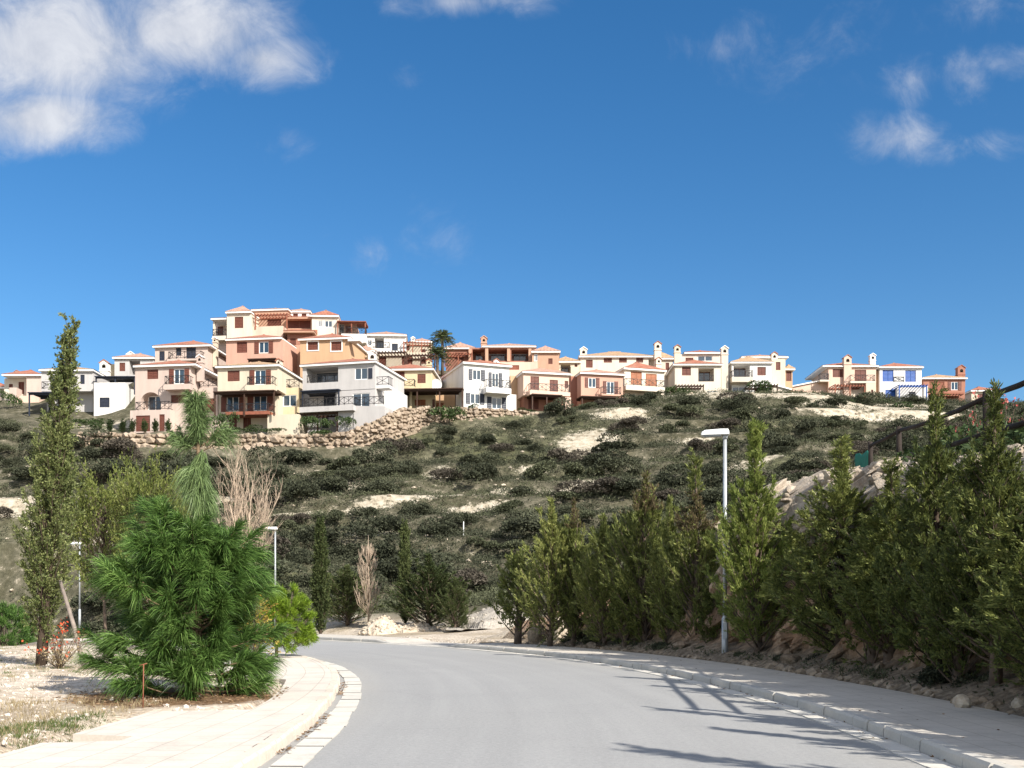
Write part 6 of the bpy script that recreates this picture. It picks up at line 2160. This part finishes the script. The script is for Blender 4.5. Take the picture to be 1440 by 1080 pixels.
G3 = np.concatenate([RK[seg2] + NRM[seg2] * d2[:, None], np.where(d2 > 0, .157, .022)[:, None]], 1)
P2 = np.concatenate([P, G2, G3]); D2 = np.concatenate([D, rs.normal(size=G2.shape) * np.array([1, 1, .15]), rs.normal(size=G3.shape) * np.array([1, 1, .15])])
tag(link('leaf_litter', leaf_mesh('leaf_litter', P2, D2, .035 + .06 * rs.uniform(size=len(P2)), .018, G['litter'], rs, .6)), 'fallen brown leaves and needles', kind='stuff')

# rubble and weeds along the back of the right pavement
n = 2400
sg = rs.choice(np.arange(iy(7), iy(38)), n)
dd = BACK + .02 + 1.25 * rs.uniform(size=n) ** .8
P = np.concatenate([RK[sg] + NRM[sg] * dd[:, None], np.zeros((n, 1))], 1)
P[:, 2] = .14 + .13 * np.clip(dd - BACK - .3, 0, 1) + rs.uniform(0, .05, n)
sz = .03 + .13 * rs.uniform(size=n) ** 3.0
tag(link('rubble', rock_set('rubble', P, sz, M['rubble'], rs, 1, .7, .3)), 'broken brown stones along the foot of the rock cut', kind='stuff')
for k, (u, v, s_, lab) in enumerate(((1353, 992, .13, 'rounded pale stone at the back edge of the right pavement beside the bare grey trunk'), (1242, 940, .20, 'upright orange stone under the dense dark conifer'),
                                     (1108, 934, .16, 'grey stone at the foot of the bright green conifer'), (1437, 1000, .15, 'pale stone at the right edge of the pavement'), (1175, 915, .17, 'bluish grey stone below the orange rock face'))):
    Y_ = {0: 15.0, 1: 20.5, 2: 25.4, 3: 14.4, 4: 23.6}[k]
    c = at(u, v, Y_)
    me = rock_set('loose_rock', np.zeros((1, 3)), np.array([s_]), M['rock'] if k in (0, 3) else M['rubble'], np.random.RandomState(60 + k), 2, .85, .3)
    tag(link('loose_rock', me, None, (c.x, c.y, .12 + s_ * .6)), lab, 'stone')
sg = rs.choice(np.arange(iy(6), iy(38)), 330)
dd = BACK + .25 + 1.3 * rs.uniform(size=330)
W = RK[sg] + NRM[sg] * dd[:, None]
k = np.repeat(np.arange(330), 34)
a = rs.uniform(0, 6.28, len(k)); r_ = np.abs(rs.normal(size=len(k))) * .14
P = np.stack([W[k, 0] + np.cos(a) * r_, W[k, 1] + np.sin(a) * r_, .13 + .12 * np.clip(dd[k] - BACK - .3, 0, 1) + rs.uniform(0, .22, len(k))], 1)
tag(link('weeds', leaf_mesh('weeds', P, rs.normal(size=P.shape) + np.array([0, 0, .6]), .05 + .08 * rs.uniform(size=len(P)), .03, G['scrub_olive'], rs)), 'low weeds among the rubble below the rock cut', kind='stuff')
# brush on top of the bank behind the conifers
for u, Y, w, hh, lab in ((1140, 29, .8, .7, 'olive bush on the top of the white rock bank'), (1285, 24.5, .9, .6, 'leafy bush on the bank behind the log fence'), (1340, 21, 1.0, .7, 'green bush on the bank under the middle fence rail'),
                         (1430, 19, 1.2, 1.0, 'yellowish bush on the bank below the nearest fence rail'), (1240, 27.4, .8, .8, 'small bush on the bank by the farthest fence post')):
    X_ = (u - 720) / F * Y
    tag(link('bank_bush', hm, None, (X_, Y, gz(X_, Y) - .05), u, (w, w, hh)), lab, 'bush', 'bushes on the bank')
rs = np.random.RandomState(95)
for k in range(16):
    i_ = iy(10.5 + 26 * (k + rs.uniform(.1, .9)) / 16)
    d_ = BACK + rs.uniform(.5, 1.15)
    p_ = RK[i_] + NRM[i_] * d_
    w_ = rs.uniform(.35, .7)
    tag(link('bank_shrub', SH[[0, 2, 4, 1][k % 4]], None, (p_[0], p_[1], .12), k * 1.7, (w_, w_, w_ * rs.uniform(.7, 1.1))), 'low dark shrub among the rubble at the foot of the rock cut', 'shrub', 'low shrubs at the foot of the rock cut')
# far edge of the dirt lot at left: low dark hedge of scrub
for k, (u, Y, w, hh) in enumerate(((30, 78, 1.6, .9), (62, 80, 1.9, 1.0), (135, 76, 1.6, 1.1), (170, 74, 1.8, 1.2), (215, 72, 1.7, 1.4), (250, 70, 1.6, 1.3), (300, 68, 1.9, 1.3), (340, 67, 1.8, 1.5), (418, 63, 1.2, 1.1))):
    X_ = (u - 720) / F * Y
    tag(link('scrub_bush', SH[k % len(SH)], None, (X_, Y, gz(X_, Y) - .1), k, (w, w, hh)), 'dark bush along the foot of the slope beyond the dirt lot and road', 'bush', 'bushes at the foot of the slope')


# ------------------------------------------------------------------ sun, sky, camera
EL = R(36)
az = Vector((0.66, -0.75, 0)).normalized()
to_sun = Vector((az.x * math.cos(EL), az.y * math.cos(EL), math.sin(EL)))
sl = bpy.data.lights.new('sun', 'SUN')
sl.energy = 4.3
sl.angle = R(0.5)
sl.color = (1.0, 0.945, 0.86)
so = bpy.data.objects.new('sun', sl)
so.rotation_euler = to_sun.to_track_quat('Z', 'Y').to_euler()
so.location = to_sun * 60
COL.objects.link(so)

w = bpy.data.worlds.new('World')
SC.world = w
w.use_nodes = True
nt = w.node_tree
bg = nt.nodes['Background']
sky = N(nt, 'ShaderNodeTexSky', sky_type='NISHITA')
sky.sun_disc = False
sky.sun_elevation = EL
sky.sun_rotation = math.atan2(az.x, az.y)
sky.altitude = 300
sky.air_density = 1.0
sky.dust_density = 0.35
sky.ozone_density = 3.0
hsv = N(nt, 'ShaderNodeHueSaturation')
hsv.inputs['Saturation'].default_value = 1.30
hsv.inputs['Value'].default_value = 1.0
L(nt, sky.outputs[0], hsv.inputs['Color'])
tc = N(nt, 'ShaderNodeTexCoord')
sep = N(nt, 'ShaderNodeSeparateXYZ')
L(nt, tc.outputs['Generated'], sep.inputs[0])
ys = math_n(nt, 'MAXIMUM', sep.outputs[1], 0.02)
px = math_n(nt, 'DIVIDE', sep.outputs[0], ys)
pz = math_n(nt, 'DIVIDE', sep.outputs[2], ys)
cb = N(nt, 'ShaderNodeCombineXYZ')
L(nt, px, cb.inputs[0])
L(nt, pz, cb.inputs[1])
# clouds drift on the sky as soft banks: (column, row, half width, half height, strength)
CL = [(70, 60, 250, 130, 1.0), (60, 165, 150, 62, .95), (250, 40, 190, 90, .85), (370, 82, 95, 48, .62), (-150, 110, 250, 150, 1.0), (655, 2, 115, 26, .44), (576, 117, 26, 22, .22), (521, 356, 34, 34, .26), (575, 346, 52, 24, .08), 
      (1008, 72, 48, 26, .12), (1272, 194, 84, 38, .42), (1286, 112, 46, 36, .24), (1366, 114, 50, 42, .33), (1425, 92, 70, 32, .33), (1408, 8, 46, 28, .14), (1146, 50, 36, 16, .03), (398, 195, 24, 20, .12), (1335, 206, 66, 20, .20)]
nz = noise(nt, 15.0, 9, 0.66, cb.outputs[0], 0.5)
nz2 = noise(nt, 5.0, 5, 0.55, cb.outputs[0], 0.4)
acc = None
for u, v, ru, rv, k in CL:
    s1 = N(nt, 'ShaderNodeVectorMath', operation='SUBTRACT')
    L(nt, cb.outputs[0], s1.inputs[0])
    s1.inputs[1].default_value = ((u - 720) / F, (HZ - v) / F, 0)
    s2 = N(nt, 'ShaderNodeVectorMath', operation='MULTIPLY')
    L(nt, s1.outputs[0], s2.inputs[0])
    s2.inputs[1].default_value = (F / ru, F / rv, 0)
    s3 = N(nt, 'ShaderNodeVectorMath', operation='LENGTH')
    L(nt, s2.outputs[0], s3.inputs[0])
    m = math_n(nt, 'MULTIPLY', math_n(nt, 'SUBTRACT', 1.0, s3.outputs['Value']), k)
    acc = m if acc is None else math_n(nt, 'MAXIMUM', acc, m)
nzz = math_n(nt, 'SUBTRACT', math_n(nt, 'ADD', math_n(nt, 'MULTIPLY', nz.outputs[0], 0.6), math_n(nt, 'MULTIPLY', nz2.outputs[0], 0.4)), 0.5)
dens = math_n(nt, 'ADD', acc, math_n(nt, 'MULTIPLY', nzz, 1.75))
alpha = mrange(nt, dens, -0.08, 0.85)
alpha = math_n(nt, 'MULTIPLY', alpha, mrange(nt, acc, -0.3, 0.1))
# cloud tone follows the noise, from grey to near white
ccol = ramp(nt, nz.outputs[0], [(0.34, (4.0, 4.25, 4.8)), (0.5, (4.7, 4.9, 5.4)), (0.68, (5.6, 5.75, 6.1))])
full = mix(nt, math_n(nt, 'MULTIPLY', alpha, 0.93), hsv.outputs[0], ccol)
# unseen broken bright cloud behind the viewer, added to fill the shadows
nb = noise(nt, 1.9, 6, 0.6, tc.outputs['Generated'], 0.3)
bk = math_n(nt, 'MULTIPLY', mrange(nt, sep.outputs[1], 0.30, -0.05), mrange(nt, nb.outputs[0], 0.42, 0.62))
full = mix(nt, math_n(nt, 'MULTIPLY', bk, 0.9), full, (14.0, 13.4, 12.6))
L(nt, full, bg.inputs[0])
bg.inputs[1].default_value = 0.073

cam = bpy.data.cameras.new('camera')
cam.sensor_width = 36
cam.lens = F / 1440 * 36
cam.shift_y = (HZ - 540) / 1440
cam.clip_start = 0.1
cam.clip_end = 8000
co = bpy.data.objects.new('camera', cam)
co.location = (0, 0, EYE)
co.rotation_euler = (R(90), 0, 0)
COL.objects.link(co)
SC.camera = co
SC.view_settings.view_transform = 'Standard'
SC.view_settings.look = 'None'
SC.view_settings.exposure = 1.0
SC.view_settings.gamma = 1
SC.cycles.max_bounces = 6
SC.cycles.diffuse_bounces = 3
SC.cycles.transparent_max_bounces = 4
